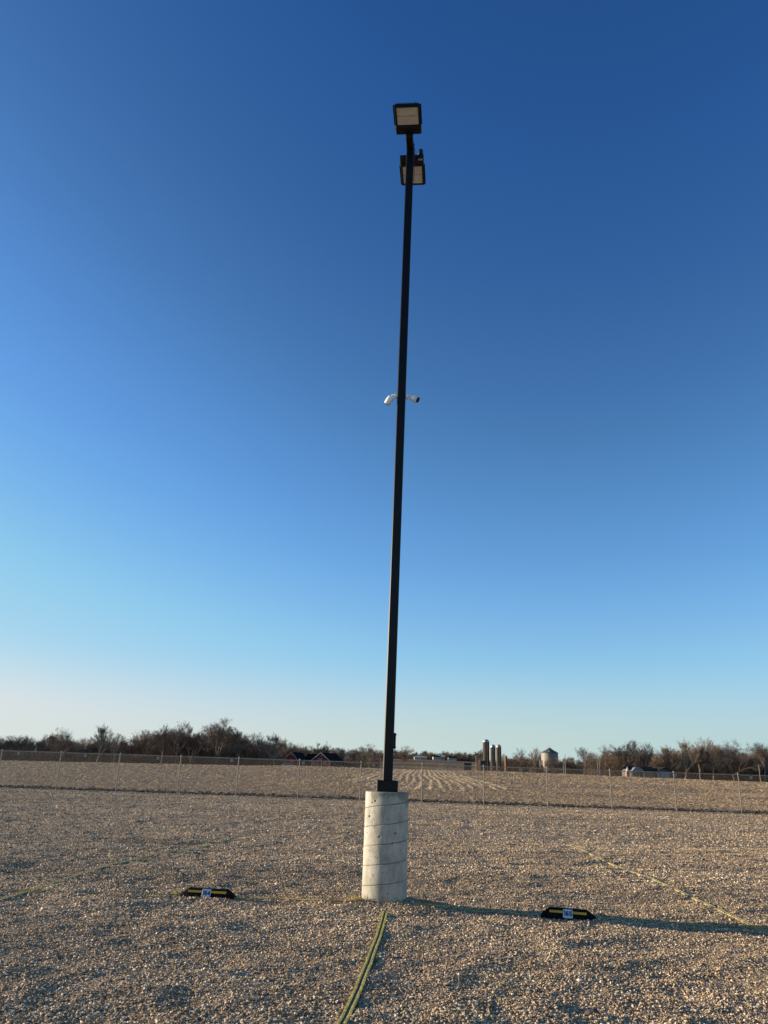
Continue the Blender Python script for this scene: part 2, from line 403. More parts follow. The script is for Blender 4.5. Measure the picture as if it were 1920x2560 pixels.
# ------------------------------------------------------------------ straps on the gravel
M_strap = mat('strap_webbing', (.46, .40, .085), .75, var=.35, vscale=25, bump=.5, bscale=300)
M_strap_dusty = mat('dusty_webbing', (.40, .335, .12), .85, var=.35, vscale=12)
M_strap_dark = mat('strap_core', (.016, .018, .018), .6)
M_rope = mat('yellow_line', (.38, .31, .08), .8, var=.35, vscale=12)
M_tuft = mat('tuft_fibre', (.52, .42, .14), .8, var=.3, vscale=40)
def resample(pts, step):
    out = []; 
    P = [Vector(p) for p in pts]
    for a, b in zip(P[:-1], P[1:]):
        n = max(1, int((b - a).length / step))
        for i in range(n): out.append(a.lerp(b, i / n))
    out.append(P[-1]); return out
def strap(name, label, pix, width, cat='strap', group=None, lift=.012, fray=True, m_=None):
    P = [ground_hit(*p) for p in pix]; P = resample(P, .11)
    P = [Vector((p.x + rnd.gauss(0, .0009), p.y, tz(p.x, p.y) + lift + rnd.gauss(0, .0012))) for p in P]
    zs_ = [p.z for p in P]
    for i, p in enumerate(P): q_ = zs_[max(0, i - 3):i + 4]; p.z = sum(q_) / len(q_) + .002
    strap_paths.append(([(p.x, p.y) for p in P], width / 2 + (.010 if fray else -.002)))
    if not fray:
        for p in P: p.z -= .004
    a = MB(); b = MB(); core = .16 * width; n = len(P)
    for mb, segs, h in ((a, ((-width / 2, -core), (core, width / 2)), .004), (b, ((-core, core),), .001)):
        for (u0, u1) in segs:
            base = len(mb.v)
            for i, p in enumerate(P):
                d = (P[min(i + 1, n - 1)] - P[max(i - 1, 0)]); d.z = 0; d.normalize(); s = Vector((d.y, -d.x, 0))
                j = 0.0
                for (u, hz) in ((u0 + j * (u0 < -core), -.012), (u0 + j * (u0 < -core), h), ((u0 + u1) / 2, h + .0008), (u1 + j * (u1 > core), h), (u1 + j * (u1 > core), -.012)):
                    q = p + s * u; mb.v.append((q.x, q.y, p.z + hz - .004))
            for i in range(n - 1):
                for k in range(4):
                    mb.f.append((base + i * 5 + k, base + i * 5 + k + 1, base + (i + 1) * 5 + k + 1, base + (i + 1) * 5 + k)); mb.m.append(0)
    root = thing(name, label, cat, (0, 0, 0), 0, group)
    a.build('webbing', M_strap if fray else M_strap_dusty, root, smooth=False); b.build('centre_stripe', M_strap_dark, root)
    if fray:
        f = MB()
        for i in range(0, n - 1):
            for s_ in (-1, 1):
                for q in range(3):
                    d = (P[i + 1] - P[i]); t0 = rnd.random(); p = P[i] + d * t0; d.normalize(); s = Vector((d.y, -d.x, 0)) * s_
                    e = p + s * (width / 2 + rnd.uniform(.001, .009)) + Vector((0, 0, rnd.uniform(-.004, .012))) + d * rnd.gauss(0, .008)
                    c = p + s * (width / 2 - .003) + Vector((0, 0, .003))
                    f.add([c + d * .0018, c - d * .0018, e, c + Vector((0, 0, .002))], [(0, 1, 2), (1, 3, 2), (3, 0, 2)])
        fo = f.build('frayed_edge', M_tuft, root); fo['kind'] = 'stuff'
    # ground staples
    st = 0; acc = 0
    for i in range(1, n - 1):
        acc += (P[i] - P[i - 1]).length
        if acc > 1.0:
            acc = 0; m = MB(); p = P[i]; d = (P[i + 1] - P[i - 1]); d.z = 0; d.normalize(); s = Vector((d.y, -d.x, 0))
            m.lathe([(.009, 0), (.009, .003), (.004, .005)], (p.x, p.y, p.z + .006), 10); m.build('pin_head', M_strap_dark, root)
    return root
sg = 'parking straps pinned over the gravel'
strap('marking_strap', 'yellow-green strap with black centre stripe running from the concrete base towards the viewer', [(964, 2279), (960, 2296), (953, 2322), (939, 2362), (922, 2410), (900, 2464), (889, 2491), (873, 2526), (855, 2562), (835, 2610), (815, 2665)], .060)
strap('marking_strap', 'yellow-green strap running back at the left beyond the block numbered 164', [(-120, 2288), (0, 2250), (69, 2229), (104, 2217), (170, 2196), (232, 2176.5), (278, 2163), (328, 2151), (367, 2144), (425, 2132), (483, 2122), (540, 2109), (591, 2093), (640, 2080)], .055, fray=False)
strap('marking_strap', 'yellow-green strap running back at the right beyond the block numbered 165', [(1425, 2115), (1496, 2144), (1550, 2169), (1585, 2182), (1639, 2200), (1689, 2223), (1763, 2258), (1820, 2285), (1886, 2319), (1935, 2343), (2050, 2400)], .060, fray=False)
def rope(label, pix):
    P = resample([ground_hit(*p) for p in pix], .12)
    P = [Vector((p.x, p.y + rnd.gauss(0, .003), tz(p.x, p.y) + .013 + rnd.gauss(0, .003))) for p in P]
    strap_paths.append(([(p.x, p.y) for p in P], .003))
    m = MB(); m.tube(P, [.0055] * len(P), 6); o = m.build('yellow_rope', M_rope); tag(o, label, 'cord')
rope('thin yellow cord lying along the gravel left of the block numbered 164', [(-100, 2225), (0, 2227), (70, 2228), (193, 2230.5), (347, 2234), (450, 2239)])
rope('thin yellow cord lying between the block numbered 164 and the concrete base', [(579, 2246), (700, 2249), (800, 2252), (890, 2257)])
rope('thin yellow cord in the shadow between the concrete base and the block numbered 165', [(1035, 2264), (1150, 2273), (1260, 2283), (1350, 2290)])
rope('thin yellow cord lying along the shadow right of the block numbered 165', [(1492, 2299), (1647, 2309), (1840, 2315), (1920, 2323), (2040, 2332)])
def tuft(px, py, label, n=70, h=.06, rad=.10):
    c = ground_hit(px, py); m = MB()
    for _ in range(n):
        a = rnd.uniform(0, 6.28); r = rad * rnd.random() ** .5; p = Vector((c.x + r * math.cos(a) * 1.3, c.y + r * math.sin(a), 0)); p.z = tz(p.x, p.y)
        e = p + Vector((rnd.gauss(0, .025), rnd.gauss(0, .025), h * rnd.uniform(.3, 1)))
        s = Vector((math.cos(a + 1), math.sin(a + 1), 0)) * .003
        mid = p.lerp(e, .5) + Vector((0, 0, .008))
        m.add([p - s, p + s, mid + s * .7, mid - s * .7, e, p + Vector((0, .003, 0))], [(0, 1, 2, 3), (3, 2, 4), (1, 5, 2), (5, 0, 3)])
    o = m.build('fibre_tuft', M_tuft); tag(o, label, 'tuft'); return o
tuft(884, 2251, 'dry yellow grass tuft at the left foot of the concrete base', 70, .09, .07)
if False: tuft(845, 2254, 'small flat straw tuft on the gravel left of the concrete base', 40, .04, .12)
tuft(80, 2229, 'orange-yellow tuft of frayed fibres where cord and strap cross at the far left', 110, .05, .10)
tuft(1893, 2322, 'yellow tuft of frayed fibres where cord and strap cross at the far right', 110, .045, .10)
tuft(443, 2236, 'pale yellow fibre tuft touching the left end of the block numbered 164', 40, .06, .05)

# small curled scrap near the bottom edge
c = ground_hit(1483, 2538); m = MB()
M_scrap = mat('dark_rubber_scrap', (.05, .04, .032), .7, var=.5, vscale=60)
path = [Vector((-.05, .012, .008)), Vector((-.03, -.005, .026)), Vector((0, -.012, .034)), Vector((.03, 0, .028)), Vector((.052, .01, .010))]
for i in range(4):
    a, b = path[i], path[i + 1]; wv = Vector((0, .02, .004))
    m.add([a - wv, a + wv, b + wv, b - wv] + [v - Vector((0, 0, .006)) for v in (a - wv, a + wv, b + wv, b - wv)], [(0, 3, 2, 1), (4, 5, 6, 7), (0, 1, 5, 4), (2, 3, 7, 6), (1, 2, 6, 5), (3, 0, 4, 7)])
o = m.build('curled_scrap', M_scrap, loc=(c.x, c.y, c.z)); tag(o, 'small dark curled scrap lying on the gravel near the bottom right', 'scrap')
lay_gravel()

# ------------------------------------------------------------------ field residue (stuff)
def rows_x(x, y):
    # stubble rows: lateral coordinate, gently bending with the lie of the land
    return x - .055 * (y - 40) + 1.1 * np.sin((y - 30) / 19.0) * np.clip((y - 40) / 60, 0, 1)
def residue():
    Vs = []; Cs = []; Ns = 0
    def bits(x, y, ln, rad, cols, lift=.03, up=.2):
        n = len(x); z = terrain(x, y) + RS.uniform(0, lift, n)
        a = RS.uniform(0, 6.28, n); el = np.abs(RS.normal(0, up, n)); L_ = ln * RS.uniform(.5, 1.3, n)
        d = np.stack([np.cos(a) * np.cos(el), np.sin(a) * np.cos(el), np.sin(el)], 1) * L_[:, None]
        s = np.stack([-np.sin(a), np.cos(a), np.zeros(n)], 1) * (rad * RS.uniform(.6, 1.5, n))[:, None]
        p = np.stack([x, y, z], 1); u = np.zeros((n, 3)); u[:, 2] = rad * 1.6
        V = np.stack([p - s, p + s, p + u, p + d + u * .5], 1).reshape(-1, 3)
        Vs.append(V); Cs.append(np.repeat(cols, 4, 0))
    def colr(n, k=1.25):
        base = np.array([(.36, .245, .13), (.24, .16, .082), (.48, .35, .20), (.13, .085, .045), (.62, .48, .30)])
        return base[RS.choice(5, n, p=[.33, .28, .2, .12, .07])] * RS.uniform(.8, 1.15, (n, 1)) * k
    for y0, y1, dens, ln, rad in ((41.5, 55, 60, .12, .009), (55, 80, 30, .16, .013), (80, 125, 10, .22, .020), (125, 203, 3.0, .32, .030)):
        n = int(.62 * (y1 ** 2 - y0 ** 2) * dens)
        y = np.sqrt(RS.uniform(y0 ** 2, y1 ** 2, n)); x = RS.uniform(-1, 1, n) * (.62 * y)
        u = rows_x(x, y) / .78; ph_ = np.abs((u % 1) - .5)
        k = (y > fence_y(x) + 1.1) & (RS.rand(n) < np.clip(.55 + 1.2 * vnoise(x / 3, y / 3) + .35 * (ph_ < .18), .1, 1))
        x, y = x[k], y[k]; bits(x, y, ln, rad, colr(len(x)), lift=.05, up=.35)
    # bright windrows in the middle of the view
    for i in range(-9, 8):
        y = RS.uniform(56, 190, 1700) ; y = y[RS.rand(len(y)) < (66 / y) ** .4]
        y0 = 57 + 3 * math.sin(i * 1.7) + abs(i) * .8 + (8 if i < -6 else 0); y = y[y > y0]
        xc = .40 + i * .80 + .058 * y + .45 * np.sin((y - 58) / 14.0 + .07 * i) * np.clip(1 - (y - 60) / 110, .15, 1) + .2 * vnoise(y / 6., y * 0 + .3 * i)
        x = xc + RS.normal(0, .05, len(y)) + .12 * vnoise(y / 4, y * 0 + i)
        kk = RS.rand(len(x)) < np.clip(.75 + 1.6 * vnoise(x * .2 + i, y / 7.0), .1, 1); x, y = x[kk], y[kk]
        bits(x, y, .16, .026, colr(len(x)) * .4 + np.array([.50, .40, .26]), lift=.12, up=.3)
    V = np.concatenate(Vs); C = np.concatenate(Cs); n = len(V) // 4
    F = (np.array([(0, 1, 3), (1, 2, 3), (2, 0, 3)])[None] + (np.arange(n) * 4)[:, None, None]).reshape(-1, 3)
    print('residue', n)
    o = np_mesh('corn_stubble', V, F, tint_mat('dry_stalk', .8), col=C)
    tag(o, 'pale chopped corn stalks littering the brown field', 'crop stubble', kind='stuff')
residue()
def clods():
    n = 5200; x = RS.uniform(-30, 30, n); s = RS.normal(.9, .38, n); y = fence_y(x) + s
    r = RS.uniform(.02, .085, n); z = terrain(x, y) + r * .2
    V = ICO_V[None] * RS.uniform(.6, 1.3, (n, 12, 1)) * r[:, None, None] * np.array([1.4, 1, .8]) + np.stack([x, y, z], 1)[:, None, :]
    F = (ICO_F[None] + (np.arange(n) * 12)[:, None, None]).reshape(-1, 3)
    c = np.repeat(np.array([[.045, .034, .026]]) * RS.uniform(.7, 1.8, (n, 1)), 12, 0)
    o = np_mesh('soil_clods', V.reshape(-1, 3), F, tint_mat('dark_soil', .95), col=c)
    tag(o, 'dark soil clods along the foot of the chain link fence', 'soil', kind='stuff')
clods()

# ------------------------------------------------------------------ light pole and pedestal
def concrete_mat():
    m = bpy.data.materials.new('concrete'); m.use_nodes = True; t = m.node_tree; p = t.nodes['Principled BSDF']; L = t.links.new
    tc = t.nodes.new('ShaderNodeTexCoord')
    def nz(sc, det=6, ms=None):
        n = t.nodes.new('ShaderNodeTexNoise'); n.inputs['Scale'].default_value = sc; n.inputs['Detail'].default_value = det
        mp = t.nodes.new('ShaderNodeMapping'); mp.inputs['Scale'].default_value = ms or (1, 1, 1); L(tc.outputs['Object'], mp.inputs[0]); L(mp.outputs[0], n.inputs['Vector']); return n
    r = t.nodes.new('ShaderNodeValToRGB'); r.color_ramp.elements[0].position = .3; r.color_ramp.elements[1].position = .7
    r.color_ramp.elements[0].color = (.36, .34, .275, 1); r.color_ramp.elements[1].color = (.50, .475, .39, 1); L(nz(5, 8).outputs['Fac'], r.inputs['Fac'])
    r2 = t.nodes.new('ShaderNodeValToRGB'); r2.color_ramp.elements[0].position = .35; r2.color_ramp.elements[1].position = .55
    r2.color_ramp.elements[0].color = (.84, .84, .83, 1); r2.color_ramp.elements[1].color = (1, 1, 1, 1); L(nz(22, 4, (1, 1, .5)).outputs['Fac'], r2.inputs['Fac'])
    mx = t.nodes.new('ShaderNodeMix'); mx.data_type = 'RGBA'; mx.blend_type = 'MULTIPLY'; mx.inputs[0].default_value = 1
    L(r.outputs[0], mx.inputs[6]); L(r2.outputs[0], mx.inputs[7])
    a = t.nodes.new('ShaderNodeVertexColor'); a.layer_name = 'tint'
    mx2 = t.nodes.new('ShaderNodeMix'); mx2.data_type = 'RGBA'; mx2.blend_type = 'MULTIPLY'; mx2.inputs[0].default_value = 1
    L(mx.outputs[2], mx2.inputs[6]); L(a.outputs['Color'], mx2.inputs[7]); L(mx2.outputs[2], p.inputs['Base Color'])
    p.inputs['Roughness'].default_value = .88
    b = t.nodes.new('ShaderNodeBump'); b.inputs['Strength'].default_value = .35; b.inputs['Distance'].default_value = .004
    L(nz(90, 5).outputs['Fac'], b.inputs['Height']); L(b.outputs[0], p.inputs['Normal'])
    return m
PR = .267; PTOP = 1.265
_pt = at(968, 1981, PY - PR); PTOP = _pt.z
print('pedestal top', PTOP, _pt)
ped = thing('concrete_footing', 'tall round concrete base with spiral seams carrying the black light pole', 'concrete base', (PX, PY, 0))
def pedestal():
    na, nz = 620, 580
    A, H = np.meshgrid(np.linspace(0, 2 * np.pi, na, endpoint=False), np.linspace(-.15, PTOP, nz))
    r = np.full_like(A, PR); tint = np.ones_like(A)
    pitch = .2175
    # helix: front (angle -90deg) climbs to the right
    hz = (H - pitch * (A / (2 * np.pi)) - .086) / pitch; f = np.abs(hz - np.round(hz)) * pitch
    g = np.exp(-(f / .0048) ** 2); r -= .006 * g; tint *= 1 - .68 * g * np.clip(1 + 1.2 * vnoise(A * 5, H * 3), .5, 1.1)  # groove along the helix, its shade also darkened into the vertex tint
    lip = ((hz - np.floor(hz)) - .5); r += .0012 * lip
    r += .0015 * vnoise(A * 3, H * 6) + .0008 * vnoise(A * 14, H * 30)
    # pits: (fraction across the visible width, fraction down from the top, radius)
    pits = [(.23, .083, .009), (.165, .098, .007), (.11, .223, .011), (.04, .247, .004), (.51, .236, .005), (.24, .313, .005), (.07, .373, .006), (.35, .397, .010), (.70, .363, .010),
            (.64, .45, .010), (.83, .437, .006), (.90, .137, .006), (.96, .209, .006), (.80, .26, .006), (.14, .527, .005), (.27, .576, .005), (.33, .58, .004), (.24, .731, .005), (.19, .773, .004), (.03, .45, .004),
            (.62, .55, .004), (.45, .70, .004), (.80, .62, .005), (.55, .88, .006), (.75, .92, .005), (.38, .30, .004), (.30, .91, .003), (.13, .60, .003), (.06, .68, .003), (.50, .05, .005)]
    extra = [(RS.rand(), RS.rand(), RS.uniform(.0015, .0036)) for _ in range(130)]
    for fx, fz, pr in pits + extra:
        a = math.atan2(-math.sqrt(max(0, 1 - (2 * fx - 1) ** 2)), (2 * fx - 1)); zz = PTOP * (1 - fz)
        da = (A - (a % (2 * np.pi)) + np.pi) % (2 * np.pi) - np.pi
        th_ = np.arctan2(H - zz, da * PR); w_ = 1 + .16 * np.sin(2 * th_ + fx * 20) + .12 * np.sin(3 * th_ + fz * 40)
        pr *= 1.2; d = np.hypot(da * PR, H - zz) / (pr * w_)
        q = 1 / (1 + np.exp((d - 1) * 7)); r -= pr * .9 * q; tint *= 1 - .62 * q
    # damp grey band with lobes at the top; vertical chipped mark
    fx = np.cos(A)
    edge = PTOP - .05 - .10 * np.clip(vnoise(A * 2.2 + 3, A * 0 + 1) + .15, 0, 1) - .12 * np.exp(-((fx - .93) / .12) ** 2) * (np.sin(A) < 0) - .03 * vnoise(A * 9, A * 0)
    damp = 1 / (1 + np.exp(-(H - edge) / .008)); tint *= 1 - .42 * damp * (fx > -.75)
    mark = np.exp(-((fx - .12) / .018) ** 2) * (H > PTOP - .11) * (np.sin(A) < 0); r += .002 * mark; tint *= 1 + .5 * mark
    tint *= 1 + .16 * vnoise(A * 4 + 2, H * 5 + 1) + .1 * vnoise(A * 12, H * 15)
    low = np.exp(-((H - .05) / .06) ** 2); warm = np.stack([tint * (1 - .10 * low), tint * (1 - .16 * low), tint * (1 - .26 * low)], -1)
    # rounded rim
    rim = np.clip((H - (PTOP - .012)) / .012, 0, 1); r -= .010 * rim ** 2 * (1 + .5 * vnoise(A * 8, A * 0 + 9))
    # the cast is a little wider at the foot
    r *= 1 + .012 * (1 - H / PTOP)
    V = np.stack([r * np.cos(A), r * np.sin(A), H], -1).reshape(-1, 3)
    i = (np.arange(nz - 1)[:, None] * na + np.arange(na)[None]).ravel(); j = (np.arange(nz - 1)[:, None] * na + (np.arange(na)[None] + 1) % na).ravel()
    F = np.stack([i, j, j + na, i + na], 1)
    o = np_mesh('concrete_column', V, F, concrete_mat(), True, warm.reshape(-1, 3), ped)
    top = (nz - 1) * na; me = o.data
    m = MB(); ring = V[top:top + na]
    m.add([tuple(v) for v in ring], [tuple(range(na))])
    t = m.build('top_face', mat('concrete_top', (.33, .32, .29), .9, var=.2, vscale=12, bump=.4), ped)
pedestal()

M_black = mat('black_powder_coat', (.004, .004, .0045), .38, var=.25, vscale=8, spec=.22)
M_blackm = mat('black_cast_metal', (.005, .005, .006), .5, spec=.25)
M_lens = mat('led_lens', (.55, .48, .40), .35, var=.08, vscale=9)
M_dark = mat('dark_plastic', (.014, .014, .016), .35)
M_white = mat('white_plastic', (.74, .74, .72), .4)
M_grey = mat('grey_plastic', (.34, .34, .34), .5)
PZ = PTOP
ptop = at(1026, 367, PY)                # where the shaft ends
pbot = Vector((at(969, 1940, PY).x, PY, PZ))
POLE_H = ptop.z - PZ; print('pole', pbot, ptop)
pole = thing('light_pole', 'tall square black light pole standing on the round concrete base', 'light pole', pbot)
lean = math.atan2(ptop.x - pbot.x, POLE_H)
pole.rotation_euler = (0, lean, 0)
PH = POLE_H / math.cos(lean); PW = .124; RZ = Matrix.Rotation(math.radians(-1.0), 3, 'Z'); YAW = math.radians(-5.5)
m = MB(); m.box((0, 0, PH / 2), (PW, PW, PH), RZ, bevel=.010); m.build('shaft', M_black, pole)
m = MB(); m.box((0, 0, .069), (.262, .262, .134), RZ, bevel=.006); m.build('base_cover', M_black, pole)
m = MB()
m.box((PW / 2 + .012, 0, at(980, 1852, PY).z - PZ), (.026, .085, .195), RZ, bevel=.006)
hh = m.build('hand_hole_cover', M_blackm, pole)
for dz in (-.075, .075):
    m = MB(); m.tube([(PW / 2 + .022, 0, at(980, 1852, PY).z - PZ + dz), (PW / 2 + .032, 0, at(980, 1852, PY).z - PZ + dz)], .008, 8); m.build('screw', M_blackm, hh)
m = MB(); m.box((0, 0, PH + .004), (PW + .012, PW + .012, .012), RZ, bevel=.003); m.build('cap', M_blackm, pole)
# arms carry a flood light in front and one behind
HZ = PH - .07
RY = Matrix.Rotation(YAW, 3, 'Z')
for sg_, ln_ in ((-1, .27), (1, .22)):
    m = MB(); m.box(RY @ Vector((0, sg_ * (.055 + ln_ / 2), HZ + .02)), (.116, ln_, .10), RY, bevel=.008); am = m.build('arm', M_blackm, pole)
m = MB(); pts = [(PW / 2 + .012, -.05 - .02 * math.cos(i / 9 * math.pi), PH - .75 + i * .085) for i in range(9)]; m.tube(pts, .005, 6); m.build('cable', M_dark, pole)

def flood(label, y_in, sgn, length, width, z, tilt, dx, photocell):
    c = pole.matrix_basis.copy() if False else None
    base = pbot + Matrix.Rotation(lean, 3, 'Y') @ (RY @ Vector((dx, sgn * y_in, z)))
    t = thing('flood_light', label, 'flood light', base, 0, 'flood lights on the pole top')
    t.rotation_euler = (math.radians(tilt) * sgn, lean, YAW)
    drv = .31 * length
    m = MB(); y0, y1 = 0, sgn * drv
    m.box((0, (y0 + y1) / 2, .0), (width * .97, drv, .085), None, bevel=.012); m.build('driver_box', M_blackm, t)
    m = MB(); yc = sgn * (drv + (length - drv) / 2); ln = length - drv
    m.box((0, yc, .022), (width * .86, ln, .03), None, bevel=.004)
    for s in (-1, 1): m.box((s * width * .435, yc, -.006), (.028, ln, .05), None, bevel=.004)
    m.box((0, sgn * (length - .012), -.006), (width * .86, .022, .05), None, bevel=.004)
    fr = m.build('housing', M_blackm, t)
    m = MB(); nf = 17
    for i in range(nf):
        yy = sgn * (drv + .02 + (ln - .04) * i / (nf - 1))
        for s in (-1, 1): m.box((s * width * .48, yy, .005), (.032, .011, .055), None)
    for i in range(9):
        m.box((-width * .4 + width * .8 * i / 8, sgn * (length + .004), .005), (.010, .018, .045), None)
    for i in range(13): m.box((-width * .38 + width * .76 * i / 12, yc, .052), (.007, ln * .94, .034), None)
    m.build('heat_sink_fins', M_blackm, fr)
    for k in range(2):
        m = MB(); pl = (ln - .035) / 2 - .007; yy = sgn * (drv + .008 + pl / 2 + k * (pl + .011))
        m.box((0, yy, -.008), (width * .80, pl, .020), None, bevel=.004)
        m.build('lens_panel', M_lens, t)
    for s in (-1, 1): m = MB(); m.tube([(s * .24 * width, sgn * -.006, -.01), (s * .24 * width, sgn * .004, -.01)], .016, 10); m.build('cable_gland', M_blackm, t)
    if photocell:
        m = MB(); px_ = width * .36
        m.lathe([(.042, 0), (.047, .012), (.047, .02)], (px_, sgn * .03, .044), 20); m.build('sensor_ring', M_blackm, t)
        m = MB(); m.lathe([(.040, 0), (.042, .055), (.036, .085), (.018, .096)], (px_, sgn * .03, .064), 20); m.build('light_sensor', M_blackm, t)
        m = MB(); m.box((px_, sgn * .03, -.046), (.075, .035, .004)); m.build('sticker', M_grey, t)
    return t
flood('black flood light with two tan lens panels, topmost, on the near side of the pole', .287, -1, .552, .427, HZ + .080, 0, -.01, False)
flood('black flood light half hidden behind the pole top, with a small sensor standing on it', .236, 1, .648, .418, HZ + .095, 0, .005, True)

# ------------------------------------------------------------------ cameras on the pole
M_signd_ = mat('dim_diode', (.06, .05, .045), .6)
def bullet(px, py, side, aim, label):
    p = at(px, py, PY); z = p.z
    cx = pbot.x + math.sin(lean) * (z - PZ)
    root = thing('security_camera', label, 'camera', (cx + side * PW / 2, PY, z), 0, 'security cameras on the pole')
    m = MB(); m.tube([(side * .004, 0, .0), (side * .035, 0, 0)], .042, 20); m.build('mount', M_white, root, True)
    m = MB(); m.tube([(side * .035, 0, 0), (side * .060, -.004, .004), (side * .088, -.010, -.018 if side > 0 else -.040)], [.022, .022, .024], 14); m.build('joint', M_white, root, True)
    a = Vector(aim).normalized(); o = Vector((side * .098, -.012, -.030 if side > 0 else -.048))
    prof = [(-.030, .022), (-.026, .036), (-.008, .047), (.04, .052), (.080, .050), (.100, .046)]
    m = MB(); m.tube([o + a * q for q, r in prof], [r for q, r in prof], 24); body = m.build('housing', M_white, root, True)
    m = MB(); m.tube([o + a * .1002, o + a * .1035], .043, 24); face = m.build('lens_face', M_blackm, root, True)
    m = MB(); m.tube([o + a * .1035, o + a * .109], [.018, .015], 18); m.build('lens', mat('camera_glass', (.01, .01, .015), .08), face, True)
    up = Vector((0, 0, 1)); u = a.cross(up).normalized(); v = u.cross(a)
    m = MB()
    for k in range(10):
        q = 2 * math.pi * k / 10; cc = o + a * .1035 + (u * math.cos(q) + v * math.sin(q)) * .031
        m.tube([cc, cc + a * .002], .0028, 6)
    m.build('infrared_dots', M_signd_, face)
    m = MB(); m.tube([o + a * .084, o + a * .087], .0515, 24); m.build('seam_ring', M_grey, body, True)
    return root
bullet(1000, 990, -1, (-.50, .33, -.80), 'white security camera on the left side of the pole, lit by the sun')
bullet(1000, 990, 1, (.78, -.38, -.48), 'white security camera on the right side of the pole, dark lens face showing')

# ------------------------------------------------------------------ numbered wheel stops
M_rub = mat('black_rubber', (.005, .005, .005), .9, var=.3, vscale=20, bump=.25, bscale=120, spec=.08, col2=(.016, .014, .012))
M_yel = mat('yellow_reflective', (.70, .36, .02), .5, var=.12, vscale=20)
M_plate = mat('number_plate', (.62, .66, .72), .5, var=.06, vscale=30)
M_ink = mat('blue_ink', (.012, .014, .075), .6)
def digit_paths(ch):
    def arc(cx, cy, rx, ry, a0, a1, n=14): return [(cx + rx * math.cos(math.radians(a0 + (a1 - a0) * i / n)), cy + ry * math.sin(math.radians(a0 + (a1 - a0) * i / n))) for i in range(n + 1)]
    if ch == '1': return [[(.06, .74), (.30, .90), (.30, .0)]]
    if ch == '6': return [arc(.32, .68, .20, .22, 20, 180, 10) + [(.12, .30)] + arc(.32, .30, .20, .22, 180, 540, 26)]
    if ch == '4': return [[(.60, .30), (.06, .30), (.42, .92)], [(.42, .98), (.42, .0)]]
    if ch == '5': return [[(.54, .90), (.16, .90), (.13, .48)] + arc(.31, .31, .22, .23, 140, -150, 20)]
def text_mesh(txt, h, m, parent):
    mb = MB(); x = 0; tk = .10
    for ch in txt:
        for path in digit_paths(ch):
            P = [Vector((x + p[0], p[1], 0)) for p in path]; n = len(P); base = len(mb.v)
            for i, p in enumerate(P):
                d0 = (p - P[i - 1]).normalized() if i else (P[1] - p).normalized(); d1 = (P[i + 1] - p).normalized() if i < n - 1 else d0
                n0 = Vector((-d0.y, d0.x, 0)); n1 = Vector((-d1.y, d1.x, 0)); nn = (n0 + n1).normalized(); k = tk / max(nn.dot(n0), .45)
                for sg_ in (-1, 1):
                    for z in (0, .03): q = p + nn * k * sg_; mb.v.append((q.x, q.y, z))
            for i in range(n - 1):
                a, b = base + i * 4, base + i * 4 + 4
                for q in ((0, 1, 3, 2),): pass
                mb.f += [(a + 1, b + 1, b + 3, a + 3), (a, a + 2, b + 2, b), (a, b, b + 1, a + 1), (a + 2, a + 3, b + 3, b + 2)]; mb.m += [0] * 4
            mb.f += [(base, base + 1, base + 3, base + 2), (base + (n - 1) * 4, base + (n - 1) * 4 + 2, base + (n - 1) * 4 + 3, base + (n - 1) * 4 + 1)]; mb.m += [0, 0]
        x += .50 if ch == '1' else .70
    xs_ = [v[0] for v in mb.v]; cx = (min(xs_) + max(xs_)) / 2
    mb.v = [((v[0] - cx) * h, (v[1] - .46) * h, v[2] * h) for v in mb.v]
    return mb.build('digits', m, parent), (max(xs_) - min(xs_)) * h
